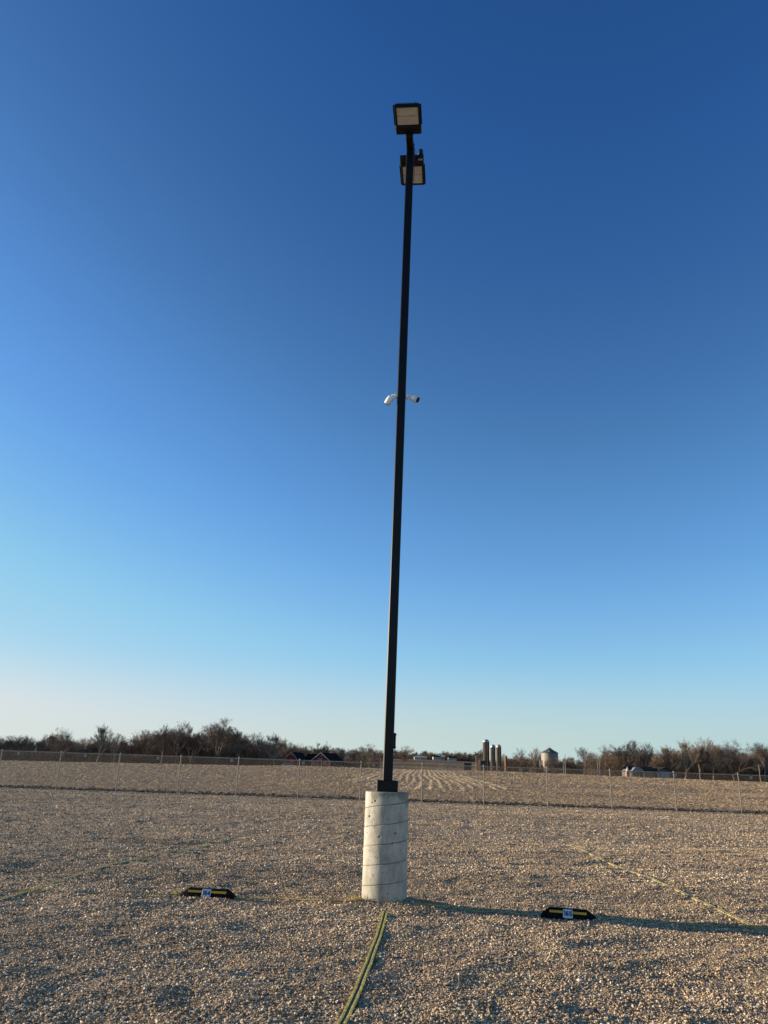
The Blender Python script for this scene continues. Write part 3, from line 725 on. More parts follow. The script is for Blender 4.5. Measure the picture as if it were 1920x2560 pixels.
def stop(num, pl, pr_, label, plate_u, sink=.0):
    a, b = ground_hit(*pl), ground_hit(*pr_); a.z = b.z = 0; L_ = (b - a).length; mid = (a + b) / 2
    rz = math.atan2(b.y - a.y, b.x - a.x); z0 = (tz(a.x, a.y) + tz(b.x, b.y)) / 2 - .006
    root = thing('wheel_stop', label, 'wheel stop', (mid.x, mid.y, z0), rz, 'numbered wheel stops')
    H = .104; D = .15
    # length profile stations: (x, height, front offset, depth inset)
    st = [(-L_ / 2, .030, .018), (-L_ / 2 + .012, .046, .012), (-L_ / 2 + .075, H - .012, .004), (-L_ / 2 + .095, H, 0), (L_ / 2 - .095, H, 0), (L_ / 2 - .075, H - .012, .004), (L_ / 2 - .012, .046, .012), (L_ / 2, .030, .018)]
    m = MB(); n = 8
    for x, h, ins in st:
        f = ins; top = h
        tf_ = .042 * top / H
        sec = [(f, -.03), (f, .02), (f + tf_ * .95, top - .008), (f + tf_ + .008, top), (D - f - tf_ - .008, top), (D - f - tf_ * .95, top - .008), (D - f, .02), (D - f, -.03)]
        for (yy, zz) in sec: m.v.append((x, yy, zz))
    for i in range(len(st) - 1):
        for k in range(n):
            k2 = (k + 1) % n; m.f.append((i * n + k, i * n + k2, (i + 1) * n + k2, (i + 1) * n + k)); m.m.append(0)
    m.f.append(tuple(range(n))[::-1]); m.f.append(tuple((len(st) - 1) * n + k for k in range(n))); m.m += [0, 0]
    m.build('rubber_block', M_rub, root)
    # frame on the sloping front face
    fz0, fz1 = Vector((0, 0, .02)), Vector((0, .040, H - .008)); fd = (fz1 - fz0).normalized(); nrm = Vector((0, -fd.z, fd.y)); fl = (fz1 - fz0).length
    R = Matrix((Vector((1, 0, 0)), fd, nrm)).transposed()          # local x, y up the face, z out
    def on(u, v, out): return fz0 + Vector((u, 0, 0)) + fd * v + nrm * out
    pw = .108
    for (u0, u1) in ((-L_ / 2 + .095, plate_u - pw / 2 - .004), (plate_u + pw / 2 + .004, L_ / 2 - .095)):
        m = MB(); m.box(on((u0 + u1) / 2, fl * .66, .0012), (u1 - u0, .026, .003), R); m.build('yellow_stripe', M_yel, root)
    m = MB(); m.box(on(plate_u, fl * .47, .005), (pw, .094, .003), R, bevel=.001); plate = m.build('number_plate', M_plate, root)
    dg_, wd = text_mesh(num, .052, M_ink, plate); dg_.matrix_local = Matrix.Translation(on(plate_u, fl * .47, .0068)) @ R.to_4x4() @ Matrix.Diagonal((1.0, 1, 1, 1))
    dg_.name = 'digits'
    for sx in (-1, 1):
        for sy in (-1, 1):
            m = MB(); q = on(plate_u + sx * .045, fl * .47 + sy * .038, .006); m.tube([q, q + nrm * .002], .0045, 8); m.build('rivet', M_dark, plate)
    return root
stop('164', (448, 2242), (582, 2249), 'black rubber wheel stop numbered 164 left of the concrete base', -.005)
stop('165', (1352, 2294), (1489, 2302), 'black rubber wheel stop numbered 165 right of the concrete base', .0)

# ------------------------------------------------------------------ chain link fence
M_galv = mat('galvanised_steel', (.35, .295, .22), .7, 0., var=.12, vscale=3)
M_wire = mat('galvanised_wire', (.36, .31, .25), .6, 0.)
fence = thing('chain_link_fence', 'long galvanised chain link fence across the far edge of the gravel lot', 'fence', (0, FENCE_Y0, 0))
post_px = [4, 152, 300, 452, 597, 749, 903, 1056, 1209, 1367, 1525, 1685, 1846]
xs = []
for p_ in post_px:
    x = 0
    for _ in range(4): x = gx(p_, fence_y(x))
    xs.append(x)
dx0 = xs[1] - xs[0]; xs = [xs[0] - dx0 * k for k in (4, 3, 2, 1)] + xs + [xs[-1] + 3.1 * k for k in (1, 2, 3, 4)]
print('fence spacing', dx0)
FH = 1.76
def fpt(x, z): return Vector((x, fence_y(x) - FENCE_Y0, tz(x, fence_y(x)) * 0 + z))
for x in xs:
    m = MB(); b = fpt(x, 0)
    m.tube([(b.x, b.y, -.3), (b.x + rnd.gauss(0, .006), b.y, FH + .02)], .026, 12); m.lathe([(.036, 0), (.036, .03), (.02, .055), (.004, .06)], (b.x, b.y, FH + .015), 12)
    m.build('post', M_galv, fence, True)
m = MB(); m.tube([fpt(xs[0], FH - .01), fpt(xs[-1], FH - .01)], .015, 8); m.build('top_rail', M_galv, fence, True)
for a, b in zip(xs[:-1], xs[1:]):
    V = []; F = []
    sp = .078; z0, z1 = .03, FH + .035; hgt = z1 - z0; W = b - a
    k0 = -int(hgt / sp) - 1; k1 = int(W / sp) + 1
    for s in (1, -1):
        for k in range(k0, k1 + 1):
            u0 = k * sp; u1 = u0 + hgt; za, zb = z0, z1
            if u0 < 0: za = z0 - u0; u0 = 0
            if u1 > W: zb = z1 - (u1 - W); u1 = W
            if u1 - u0 < .02: continue
            if s < 0: u0, u1 = W - u0, W - u1
            p, q = fpt(a + u0, za), fpt(a + u1, zb); p.y += .034 + s * .002; q.y += .034 + s * .002
            d = (q - p).normalized(); n1 = Vector((-d.z, 0, d.x)) * .0017; n2 = Vector((0, .0017, 0)); base = len(V)
            V += [p + n1, p - n1 * .5 + n2, p - n1 * .5 - n2, q + n1, q - n1 * .5 + n2, q - n1 * .5 - n2]
            F += [(base, base + 1, base + 4, base + 3), (base + 1, base + 2, base + 5, base + 4), (base + 2, base, base + 3, base + 5)]
    mm = MB(); mm.add(V, F); mm.build('mesh_panel', M_wire, fence)
M_sign = mat('sign_white', (.40, .38, .33), .5)
M_signd = mat('sign_print', (.10, .09, .08), .6)
sign_px = [46, 213, 395, 579, 758, 934, 1116, 1302, 1494, 1689, 1878]
sign_lab = ['leftmost small square sign hanging at the top of the fence', 'small square sign on the fence, second from the left edge', 'small square sign on the fence, third from the left edge', 'small square sign on the fence left of the small red barn',
            'small square sign on the fence in front of the gap between the red barns', 'small square sign on the fence just left of the light pole', 'small square sign on the fence right of the light pole, before the far houses', 'small square sign on the fence between the silos and the grain bin',
            'small square sign on the fence left of the rocket shaped tower', 'small square sign on the fence right of the low grey house', 'rightmost small square sign hanging at the top of the fence']
proto = None
for p_, lb in zip(sign_px, sign_lab):
    x = 0
    for _ in range(4): x = gx(p_, fence_y(x))
    if proto is None:
        proto = thing('fence_sign', lb, 'sign', (0, 0, 0), 0, 'small signs along the fence')
        m = MB(); m.box((0, 0, 0), (.125, .004, .125), bevel=.001); pl = m.build('plate', M_sign, proto)
        m = MB(); m.box((0, -.0035, -.005), (.062, .002, .045)); m.build('print', M_signd, pl); o = proto
    else:
        o = copy_tree(proto); o['label'] = lb
    o.location = (x, fence_y(x) - .012, FH - .12)

# ------------------------------------------------------------------ bare trees
M_bark = mat('bark', (.13, .098, .072), .9, var=.35, vscale=1.5)
M_twig = mat('twigs', (.17, .122, .088), .9, var=.3, vscale=.5)
M_barkp = mat('pale_bark', (.20, .165, .125), .9, var=.3, vscale=1.5)
M_twigp = mat('pale_twigs', (.175, .135, .10), .9, var=.25, vscale=.5)
def tree_proto(seed, spread=.8, trunk_h=.22, up=.35, twigs=1.0, wig=.085, n1=9, trad=.022, forks=1):
    """unit-height bare tree; returns (limb verts/faces, twig verts/faces)"""
    R = random.Random(seed); limb = MB(); tw = [[], []]
    def seg_twig(p, q, r):
        d = (q - p)
        if d.length < 1e-6: return
        d = d.normalized(); a = d.orthogonal().normalized() * r; b = d.cross(a)
        n = len(tw[0]); tw[0].extend([p + a, p - a * .5 + b * .87, p - a * .5 - b * .87, q]); tw[1].extend([(n, n + 1, n + 3), (n + 1, n + 2, n + 3), (n + 2, n, n + 3)])
    def grow(p, d, L, r, lvl):
        ns = 5 if lvl < 2 else (3 if lvl < 4 else 2); pts = [p]; rr = [r]; q = p; dd = d.copy()
        for i in range(ns):
            j = Vector((R.gauss(0, wig), R.gauss(0, wig), R.gauss(0, wig) + (.10 if lvl else .0) * up * 2))
            dd = (dd + j).normalized(); q = q + dd * (L / ns); pts.append(q); rr.append(r * (1 - .72 * (i + 1) / ns) if lvl else r * (1 - .5 * (i + 1) / ns))
        if lvl <= 2: limb.tube(pts, rr, 7 if lvl == 0 else 5, caps=False)
        else:
            for a, b, r1 in zip(pts[:-1], pts[1:], rr): seg_twig(a, b, max(r1, .0011))
        if lvl >= 5: return
        nch = [n1, 7, 6, 5, int(4 * twigs)][lvl]
        for c in range(nch):
            t = R.uniform(.22, 1.0) if lvl else .36 + .64 * (c + .5) / nch
            k = min(int(t * ns), ns - 1); pp = pts[k].lerp(pts[k + 1], t * ns - k)
            base = (pts[k + 1] - pts[k]).normalized()
            side = Vector((R.gauss(0, 1), R.gauss(0, 1), R.gauss(0, .5))); side = (side - base * side.dot(base)).normalized()
            ang = R.uniform(.45, 1.0) * spread if lvl else R.uniform(.55, 1.15) * spread * (1.15 - .5 * (t - .45))
            nd = (base * math.cos(ang) + side * math.sin(ang) + Vector((0, 0, up * .25))).normalized()
            f = [.80, .66, .58, .54, .5][lvl] * R.uniform(.7, 1.15) * (1.15 - .40 * t)
            grow(pp, nd, L * f, max(rr[k] * .55, .0010), lvl + 1)
    H0 = .52
    if forks > 1:
        limb.tube([Vector((0, 0, -.03)), Vector((0, 0, trunk_h))], [trad * 1.3, trad], 8, caps=False)
        for k in range(forks):
            a = 6.28 * k / forks + R.random(); grow(Vector((0, 0, trunk_h - .02)), Vector((math.cos(a) * .35 * spread, math.sin(a) * .35 * spread, 1)).normalized(), H0, trad * .75, 0)
    else:
        grow(Vector((0, 0, -.02)), Vector((R.gauss(0, .04), R.gauss(0, .04), 1)), H0 + .02, trad, 0)
    zs = [v[2] for v in limb.v] + [v.z for v in tw[0]]; k = 1 / max(zs)
    limb.v = [(v[0] * k, v[1] * k, v[2] * k) for v in limb.v]
    tv = np.array([(v.x * k, v.y * k, v.z * k) for v in tw[0]])
    me = bpy.data.meshes.new('trunk'); me.from_pydata(limb.v, [], limb.f); me.update()
    t2 = bpy.data.meshes.new('crown'); t2.from_pydata(tv.tolist(), [], tw[1]); t2.update()
    return me, t2
specs = [dict(seed=1, spread=.85, up=.30), dict(seed=2, spread=.65, up=.55, n1=10), dict(seed=3, spread=.95, up=.2, forks=3, trunk_h=.16, n1=6), dict(seed=4, spread=.72, up=.5, n1=11, wig=.09),
         dict(seed=5, spread=.75, up=.4, forks=2, trunk_h=.18, n1=7), dict(seed=6, spread=1.0, up=.15, n1=9, wig=.12), dict(seed=8, spread=.7, up=.5, forks=4, trunk_h=.08, n1=5, twigs=1.3)]
protos = []
for s in specs:
    me, t2 = tree_proto(**s); me.materials.append(M_bark); t2.materials.append(M_twig)
    mp, tp = me.copy(), t2.copy(); mp.materials[0] = M_barkp; tp.materials[0] = M_twigp
    protos.append(((me, t2), (mp, tp)))
def tree(px, top, Y, kind, label, group=None, pale=False, wide=1.0, name='bare_tree', rz=None):
    x = gx(px, Y); zb = tz(x, Y); zt = at(px, top, Y).z; H = max(2.0, zt - zb)
    o = thing(name, label, 'tree', (x, Y, zb), rnd.uniform(0, 6.28) if rz is None else rz, group)
    o.scale = (H * wide, H * wide, H)
    for nm, me in zip(('trunk', 'crown'), protos[kind][1 if pale else 0]):
        c = bpy.data.objects.new(nm, me); scene.collection.objects.link(c); c.parent = o
    return o
prof_x = [-200, 0, 50, 70, 100, 150, 170, 190, 210, 265, 290, 310, 340, 360, 390, 440, 470, 500, 580, 600, 620, 640, 690, 700, 720, 760, 800, 830, 860, 880, 920, 950, 1000, 1040, 1060, 1130, 1180, 1200, 1260, 1300, 1350, 1400, 1440, 1460, 1490, 1500, 1515, 1560, 1600, 1620, 1640, 1660, 1690, 1700, 1715, 1750, 1800, 1830, 1860, 1880, 1920, 2150]
prof_y = [1828, 1831, 1832, 1835, 1833, 1824, 1828, 1838, 1834, 1836, 1838, 1843, 1837, 1826, 1818, 1812, 1818, 1818, 1812, 1822, 1835, 1840, 1842, 1845, 1852, 1857, 1862, 1864, 1864, 1866, 1866, 1870, 1872, 1879, 1875, 1876, 1874, 1874, 1882, 1876, 1872, 1884, 1887, 1885, 1878, 1874, 1862, 1855, 1860, 1860, 1872, 1864, 1872, 1858, 1850, 1851, 1856, 1852, 1857, 1864, 1858, 1862]
def prof(px): return float(np.interp(px, prof_x, prof_y))
# individual trees one can tell apart
tree(151, 1815, 232, 5, 'broad domed bare tree standing above the wood near the left edge')
tree(243, 1804, 228, 3, 'pale slender bare tree rising above the left wood, right of the broad domed one', pale=True)
tree(285, 1832, 226, 1, 'pale thin trunked bare tree low in the left wood', pale=True)
tree(358, 1822, 240, 0, 'dark rounded bare tree in the left wood, just left of the tallest ones')
tree(405, 1806, 230, 4, 'tall feathery crowned bare tree, left one of the tall pair before the biggest')
tree(442, 1799, 226, 1, 'tall bare tree with upright limbs, right one of the pair before the biggest tree')
tree(478, 1810, 232, 6, 'bushy many stemmed bare tree just left of the biggest tree')
tree(542, 1789, 221, 2, 'biggest bare tree with spreading forked limbs in the left wood', wide=1.15)
tree(598, 1816, 224, 0, 'bare tree with a rounded crown directly right of the biggest tree')
tree(650, 1829, 236, 1, 'bare tree with a thin crown at the right end of the left wood')
tree(686, 1828, 222, 3, 'pale leaning bare tree standing left of the small red barn', pale=True, wide=1.25)
tree(800, 1850, 270, 6, 'feathery bare tree behind the roof of the big red barn')
tree(922, 1856, 255, 2, 'round headed bare tree between the red barns and the light pole')
tree(1012, 1861, 224, 2, 'lone spreading bare tree at the field edge right of the light pole', wide=1.0)
tree(1196, 1870, 420, 0, 'dark rounded bare tree behind the left side of the tall silo')
tree(1305, 1868, 350, 5, 'rounded bare tree midway between the silos and the grain bin')
tree(1340, 1867, 330, 1, 'upright bare tree just left of the grain bin')
tree(1462, 1865, 225, 0, 'scraggly thin bare tree right of the grain bin', wide=.9)
tree(1478, 1880, 218, 4, 'small thin bare tree beside the utility poles, right of the grain bin')
tree(1516, 1856, 240, 5, 'bare tree at the left end of the right wood')
tree(1562, 1848, 236, 0, 'broad bare tree behind the rocket shaped tower', wide=1.1)
tree(1612, 1853, 238, 1, 'upright bare tree behind the low grey house')
tree(1667, 1857, 236, 3, 'slender bare tree behind the garage of the low grey house')
tree(1713, 1842, 230, 3, 'tall pale bare tree at the middle of the right wood', pale=True)
tree(1752, 1841, 232, 1, 'tall thin bare tree with open limbs right of the pale one')
tree(1784, 1850, 228, 4, 'forked pale limbed bare tree in the right wood', pale=True)
tree(1838, 1845, 226, 5, 'large round crowned bare tree toward the right edge', wide=1.1)
tree(1912, 1852, 230, 0, 'bare tree cut by the right edge of the picture')
tree(1388, 1888, 285, 6, 'low bushy bare tree in front of the right half of the grain bin', wide=1.3)
tree(1366, 1900, 283, 4, 'smaller thin bare tree in front of the middle of the grain bin', wide=1.2)
def wood(x0, x1, n, Ys, g, lab, k0=.80, k1=1.02, skip=()):
    for i in range(n):
        px = x0 + (x1 - x0) * (i + rnd.uniform(.1, .9)) / n; Y = rnd.uniform(*Ys)
        hor = 1918 + (px - 960) * math.tan(ROLL) + 3; top = hor - (hor - prof(px)) * rnd.uniform(k0, k1)
        tree(px, top, Y, rnd.choice([0, 1, 2, 3, 4, 5, 6, 6, 4]), lab, g, rnd.random() < .13, wide=rnd.uniform(.9, 1.35))
wood(-190, 665, 44, (236, 262), 'crowded trees of the left wood', 'one of the crowded bare trees making up the wood left of the barns', .74, 1.0)
wood(-190, 665, 34, (262, 310), 'crowded trees of the left wood', 'one of the crowded bare trees making up the wood left of the barns', .80, 1.0)
wood(660, 955, 22, (285, 340), 'trees behind the red barns', 'one of the lower bare trees in the belt behind the red barns', .75, 1.0)
wood(700, 960, 16, (340, 400), 'trees behind the red barns', 'one of the lower bare trees in the belt behind the red barns', .8, 1.02)
wood(975, 1215, 34, (720, 800), 'trees on the far rise', 'one of the small far bare trees on the rise behind the white houses', .8, 1.05)
wood(1255, 1500, 26, (330, 420), 'trees behind the grain bin', 'one of the bare trees in the belt around the grain bin', .7, 1.0)
wood(1488, 2120, 36, (238, 262), 'crowded trees of the right wood', 'one of the crowded bare trees making up the wood at the right', .74, 1.0)
wood(1500, 2120, 26, (262, 310), 'crowded trees of the right wood', 'one of the crowded bare trees making up the wood at the right', .80, 1.0)
# undergrowth that nobody could count
def brush(name, label, x0, x1, Ys, n, hfrac, hmin=.6, rad=.03, dark=1.0, lean_=.25, absh=None):
    px = RS.uniform(x0, x1, n); Y = RS.uniform(Ys[0], Ys[1], n)
    X = (px - 960) / 2033 * Y; zb = terrain(X, Y)
    hor = 1918 + (px - 960) * math.tan(ROLL); pr_ = np.interp(px, prof_x, prof_y)
    if absh is None: Hm = np.maximum((hor - pr_) * Y / 2140 + 1.55 - zb, 1.5) * hfrac
    else: Hm = np.full(n, absh)
    clump = .55 + .45 * np.clip(.5 + 1.6 * vnoise(px / 9., Y / 15.), 0, 1)
    H = Hm * RS.uniform(.3, 1, n) * clump + hmin * .3
    start = RS.uniform(0, .8, n) * H
    L_ = np.minimum((H - start), H * .5) * RS.uniform(.6, 1, n)
    d = np.stack([RS.normal(0, lean_, n), RS.normal(0, lean_, n), np.ones(n)], 1); d /= np.linalg.norm(d, axis=1)[:, None]
    p = np.stack([X, Y, zb + start - .1], 1); a = RS.uniform(0, 3.14, n)
    s = np.stack([np.cos(a), np.sin(a), np.zeros(n)], 1) * (rad * RS.uniform(.5, 1.6, n))[:, None]; s2 = np.stack([-np.sin(a), np.cos(a), np.zeros(n)], 1) * rad * .7
    V = np.stack([p - s, p + s, p + s2, p + d * L_[:, None]], 1).reshape(-1, 3)
    F = (np.array([(0, 1, 3), (1, 2, 3), (2, 0, 3)])[None] + (np.arange(n) * 4)[:, None, None]).reshape(-1, 3)
    base = np.array([(.085, .064, .046), (.11, .078, .055), (.06, .048, .036), (.14, .115, .085), (.10, .06, .042)])
    c = base[RS.choice(5, n)] * np.array([1.3, 1.15, 1.0]) * RS.uniform(.6, 1.3, (n, 1)) * dark * (1 + .8 * vnoise(px / 22., px * 0))[:, None]
    o = np_mesh(name, V, F, M_brush, col=np.repeat(c, 4, 0)); tag(o, label, 'undergrowth', kind='stuff'); return o
M_brush = tint_mat('brushwood', .95)
brush('undergrowth', 'dense brown undergrowth filling the foot of the left wood', -200, 690, (234, 300), 150000, .78, rad=.030)
brush('undergrowth', 'brown undergrowth below the trees behind the red barns', 660, 965, (262, 380), 60000, .80, rad=.04)
brush('undergrowth', 'dense brown undergrowth filling the foot of the right wood', 1490, 2130, (236, 300), 110000, .76, rad=.030)
brush('undergrowth', 'brown undergrowth below the far trees on the rise', 965, 1225, (720, 800), 26000, .95, rad=.09)
brush('undergrowth', 'brown thicket around the grain bin and behind the silos', 1215, 1510, (335, 420), 60000, .8, rad=.05)
brush('hedgerow', 'thin dark hedge line crossing the far brown rise', 930, 1240, (425, 432), 5000, 1, absh=1.6, rad=.05, lean_=.5, dark=.5)
brush('hedgerow', 'upper dark hedge line crossing the far brown rise', 930, 1240, (540, 548), 4000, 1, absh=1.6, rad=.06, lean_=.5, dark=.6)
brush('dry_weeds', 'tall dry tan weeds on the far brown rise', 940, 1240, (340, 600), 26000, 1, absh=1.2, rad=.04, lean_=.4, dark=1.9)
brush('thicket', 'tangled bare thicket hiding the foot of the grain bin', 1345, 1440, (283, 293), 5200, 1, absh=4.6, rad=.035, lean_=.5, dark=.75)
brush('hedgerow', 'low dark scrub along the far field edge below the silos', 1180, 1540, (208, 228), 9000, 1, absh=1.9, rad=.022, lean_=.6, dark=.55)
brush('hedgerow', 'low brown scrub along the far field edge right of the light pole', 960, 1185, (207, 225), 5000, 1, absh=1.1, rad=.022, lean_=.6, dark=.9)

# ------------------------------------------------------------------ barns
M_red = mat('red_boards', (.22, .036, .026), .85, var=.2, vscale=1.2)
M_roof = mat('dark_shingles', (.018, .015, .014), 1.0, var=.3, vscale=2, spec=.05)
M_trim = mat('white_trim', (.34, .31, .28), .8)
M_pane = mat('window_glass', (.05, .06, .075), .15)
M_wallw = mat('white_siding', (.52, .48, .41), .8, var=.08, vscale=.8)
def house(name, label, cat, px0, px1, apex_py, eave_py, Y, depth, wall, roof, ridge_dir='y', trim=None, group=None, base_py=None, rz=0):
    """gable end faces the camera between px0..px1; building runs back by depth"""
    x0, x1 = gx(px0, Y), gx(px1, Y); W = x1 - x0; pm = (px0 + px1) / 2
    za, ze = at(pm, apex_py, Y).z, at(pm, eave_py, Y).z
    xm = (x0 + x1) / 2; zg = min(tz(xm, Y), ze - 1.5)
    root = thing(name, label, cat, (xm, Y, zg), rz, group); za -= zg; ze -= zg
    m = MB(); h = W / 2 * .96
    m.prism([(-h, -.5), (h, -.5), (h, ze), (0, za - .12), (-h, ze)], (0, depth, 0)); wl = m.build('wall', wall, root)
    m = MB(); ov = .35; sl_ = (za - ze) / (W / 2); t_ = .16
    for s in (-1, 1):
        m.prism([(0, za), (s * (W / 2 + ov), ze - sl_ * ov), (s * (W / 2 + ov), ze - sl_ * ov - t_), (0, za - t_)], (0, depth + .8, 0), (0, -.4, 0))
    rf = m.build('roof', roof, root)
    if trim:
        m = MB()
        for s in (-1, 1):
            m.prism([(0, za + .03), (s * (W / 2 + ov + .04), ze - sl_ * ov + .02), (s * (W / 2 + ov + .04), ze - sl_ * ov - .16), (0, za - .18)], (0, .08, 0), (0, -.50, 0))
        m.build('barge_board', trim, root)
        m = MB()
        for s in (-1, 1): m.box((s * (h - .08), -.045, ze / 2), (.18, .06, ze), mi=0)
        m.build('corner_board', trim, root)
    return root, W, ze, za
def window(root, x, z, w_, h_, y=-.03, trim=M_trim, cross=True, name='window'):
    m = MB(); t_ = .09
    m.box((x - w_ / 2, y, z), (t_, .07, h_ + t_)); m.box((x + w_ / 2, y, z), (t_, .07, h_ + t_)); m.box((x, y, z + h_ / 2), (w_ - t_, .07, t_)); m.box((x, y, z - h_ / 2), (w_ - t_, .07, t_))
    if cross: m.box((x, y + .008, z), (w_ - t_, .05, .04))
    f = m.build(name, trim, root); m = MB(); m.box((x, y + .028, z), (w_ - t_, .02, h_ - t_)); m.build('pane', M_pane, f); return f
BY = 232
r1, W, ze, za = house('red_barn', 'small red barn with a dark roof and white gable trim, left one of the two', 'barn', 710, 746, 1880, 1899, BY, 9, M_red, M_roof, trim=M_trim)
r1.rotation_euler.z = math.radians(-14)
zy = lambda r_, px_, py_: at(px_, py_, BY).z - r_.location.z
window(r1, .1, zy(r1, 728, 1902.5), .6, .65); m = MB(); m.box((0, -.04, za - .75), (.42, .05, .5)); m.build('gable_vent', M_trim, r1)
r2, W, ze, za = house('red_barn', 'big red barn with a long dark roof, white trimmed door and two windows', 'barn', 776, 828, 1881, 1902, BY - 6, 10, M_red, M_roof, trim=M_trim)
r2.rotation_euler.z = math.radians(-20)
dwid = 1.1; m = MB(); dh = zy(r2, 797, 1901)
m.box((0 - .35 - dwid / 2, -.05, dh / 2), (.13, .08, dh)); m.box((-.35 + dwid / 2, -.05, dh / 2), (.13, .08, dh)); m.box((-.35, -.05, dh + .07), (dwid + .2, .10, .2)); d_ = m.build('door', M_trim, r2)
m = MB(); m.box((-.35, -.035, dh / 2), (dwid - .13, .03, dh)); m.build('door_leaf', M_red, d_)
m = MB(); m.box((-.25, -.06, dh + .42), (1.35, .05, .2)); m.build('door_hood', M_trim, r2)
window(r2, -W * .36, zy(r2, 780, 1906.5), .55, .9); window(r2, W * .21, zy(r2, 810, 1907), .6, .9)
m = MB(); m.box((.05, -.04, za - .8), (.38, .05, .45)); m.build('gable_vent', M_trim, r2)
# low wing joining the two barns (runs left from the big barn)
m = MB(); wy0 = 3.5; zt = za * .93
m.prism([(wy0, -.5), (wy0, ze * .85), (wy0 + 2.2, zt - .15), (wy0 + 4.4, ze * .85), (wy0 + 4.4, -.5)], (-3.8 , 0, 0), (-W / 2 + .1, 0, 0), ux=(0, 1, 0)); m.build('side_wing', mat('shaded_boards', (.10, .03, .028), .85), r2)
m = MB()
for a_, b_ in ((wy0 - .35, wy0 + 2.2), (wy0 + 4.75, wy0 + 2.2)): m.prism([(a_, ze * .83 - .08), (b_, zt), (b_, zt - .16), (a_, ze * .83 - .24)], (-4.1, 0, 0), (-W / 2 + .1, 0, 0), ux=(0, 1, 0))
m.build('side_roof', M_roof, r2)
# lean-to at the right with grey wall
m = MB(); m.box((W / 2 + .9, 5.4, ze * .38), (2.2, 9.0, ze * .76)); m.build('lean_to', mat('dark_boards', (.06, .045, .045), .85, var=.2, vscale=1.5), r2)
m = MB(); m.prism([(W / 2 - .05, ze * 1.0), (W / 2 + 2.35, ze * .74), (W / 2 + 2.35, ze * .74 - .14), (W / 2 - .05, ze * .9)], (0, 9.8, 0), (0, .6, 0)); m.build('lean_to_roof', M_roof, r2)
# grey pickup-like car nose beside the small barn
def car(px, Y, label, col, L_=4.2, rz=0):
    x = gx(px, Y); z = tz(x, Y); root = thing('parked_car', label, 'car', (x, Y, z), rz)
    mc = mat('car_paint', col, .3); m = MB()
    m.prism([(-L_ / 2, .35), (L_ / 2, .35), (L_ / 2, .8), (L_ / 2 - .9, .92), (L_ / 2 - 1.5, 1.38), (-L_ / 2 + .9, 1.42), (-L_ / 2 + .2, .95), (-L_ / 2, .85)], (0, 1.7, 0), (0, -.85, 0)); m.build('body', mc, root)
    m = MB(); m.prism([(L_ / 2 - 1.05, .95), (L_ / 2 - 1.55, 1.32), (-L_ / 2 + .95, 1.34), (-L_ / 2 + .5, .97)], (0, 1.74, 0), (0, -.87, 0)); m.build('window', M_pane, root)
    for sx in (-1, 1):
        for sy in (-1, 1): m = MB(); m.tube([(sx * L_ * .31, sy * .80, .33), (sx * L_ * .31, sy * .90, .33)], .33, 16); m.build('wheel', M_dark, root)
    return root
car(722, 226, 'pale car mostly hidden by the field edge before the small red barn', (.35, .36, .36)).location.z += .25

# ------------------------------------------------------------------ silos and grain bin
M_stave = mat('silo_staves', (.060, .045, .034), .95, var=.22, vscale=.6, bump=.3, bscale=3)
M_dome = mat('silver_dome', (.45, .46, .46), .5, .3)
M_bin = mat('corrugated_steel', (.24, .22, .18), .6, 0., var=.06, vscale=.5)
def silo(px0, px1, top, dome_py, Y, label, group='farm silos'):
    x0, x1 = gx(px0, Y), gx(px1, Y); r = (x1 - x0) / 2; pm = (px0 + px1) / 2; xm = (x0 + x1) / 2
    zt, zd = at(pm, top, Y).z, at(pm, dome_py, Y).z; zb = tz(xm, Y) - .3
    root = thing('silo', label, 'silo', (xm, Y, zb), 0, group); zd -= zb; zt -= zb
    prof_ = []; n = 26
    for i in range(n):
        z = zd * i / n; prof_ += [(r * .985, z), (r * .985, z + zd / n * .82), (r, z + zd / n * .84), (r, z + zd / n * .98)]
    prof_.append((r * .985, zd)); m = MB(); m.lathe(prof_, n=28); m.build('stave_wall', M_stave, root, False)
    m = MB(); k = 8; m.lathe([(r * 1.03, zd - .05)] + [(max(r * 1.03 * math.cos(q * math.pi / 2 / k), .05), zd + (zt - zd) * math.sin(q * math.pi / 2 / k)) for q in range(k + 1)], n=28); dm = m.build('dome', M_dome, root, True)
    m = MB(); m.box((-r * .1, -r * 1.0, zd + .25), (r * .3, .25, .6)); m.build('dome_hatch', M_dark, dm)
    m = MB(); m.tube([(r * .25, -r * 1.10, .3), (r * .25, -r * 1.10, zd)], r * .16, 10); m.build('chute', M_stave, root, True)
    return root
silo(1207.5, 1224, 1848, 1855, 262, 'tallest silver domed silo, left of the other two')
silo(1226.5, 1239.5, 1861, 1868, 264, 'shorter silver domed silo in the middle of the three')
silo(1241, 1254, 1861, 1868, 266, 'shorter silver domed silo at the right of the three')
M_rust = mat('rusty_steel', (.26, .12, .05), .85, var=.3, vscale=1)
x = gx(1265, 275); zb = tz(x, 275); zt = at(1265, 1889, 275).z - zb
t = thing('rusty_tank', 'narrow rusty orange tank standing right of the silos', 'tank', (x, 275, zb)); m = MB(); m.lathe([(.42, 0), (.42, zt - .4), (.3, zt - .1), (.08, zt)], n=16); m.build('shell', M_rust, t, True)
m = MB(); m.tube([(.46, -.1, 0), (.46, -.1, zt)], .05, 6); m.build('pipe', M_rust, t)
GY = 300
x0, x1 = gx(1354, GY), gx(1397, GY); r = (x1 - x0) / 2; xm = (x0 + x1) / 2; zb = tz(xm, GY) - .3
za, ze = at(1376, 1871, GY).z - zb, at(1376, 1882, GY).z - zb
gb = thing('grain_bin', 'round corrugated grain bin with a dark conical roof', 'grain bin', (xm, GY, zb))
pr_ = []; n = 30
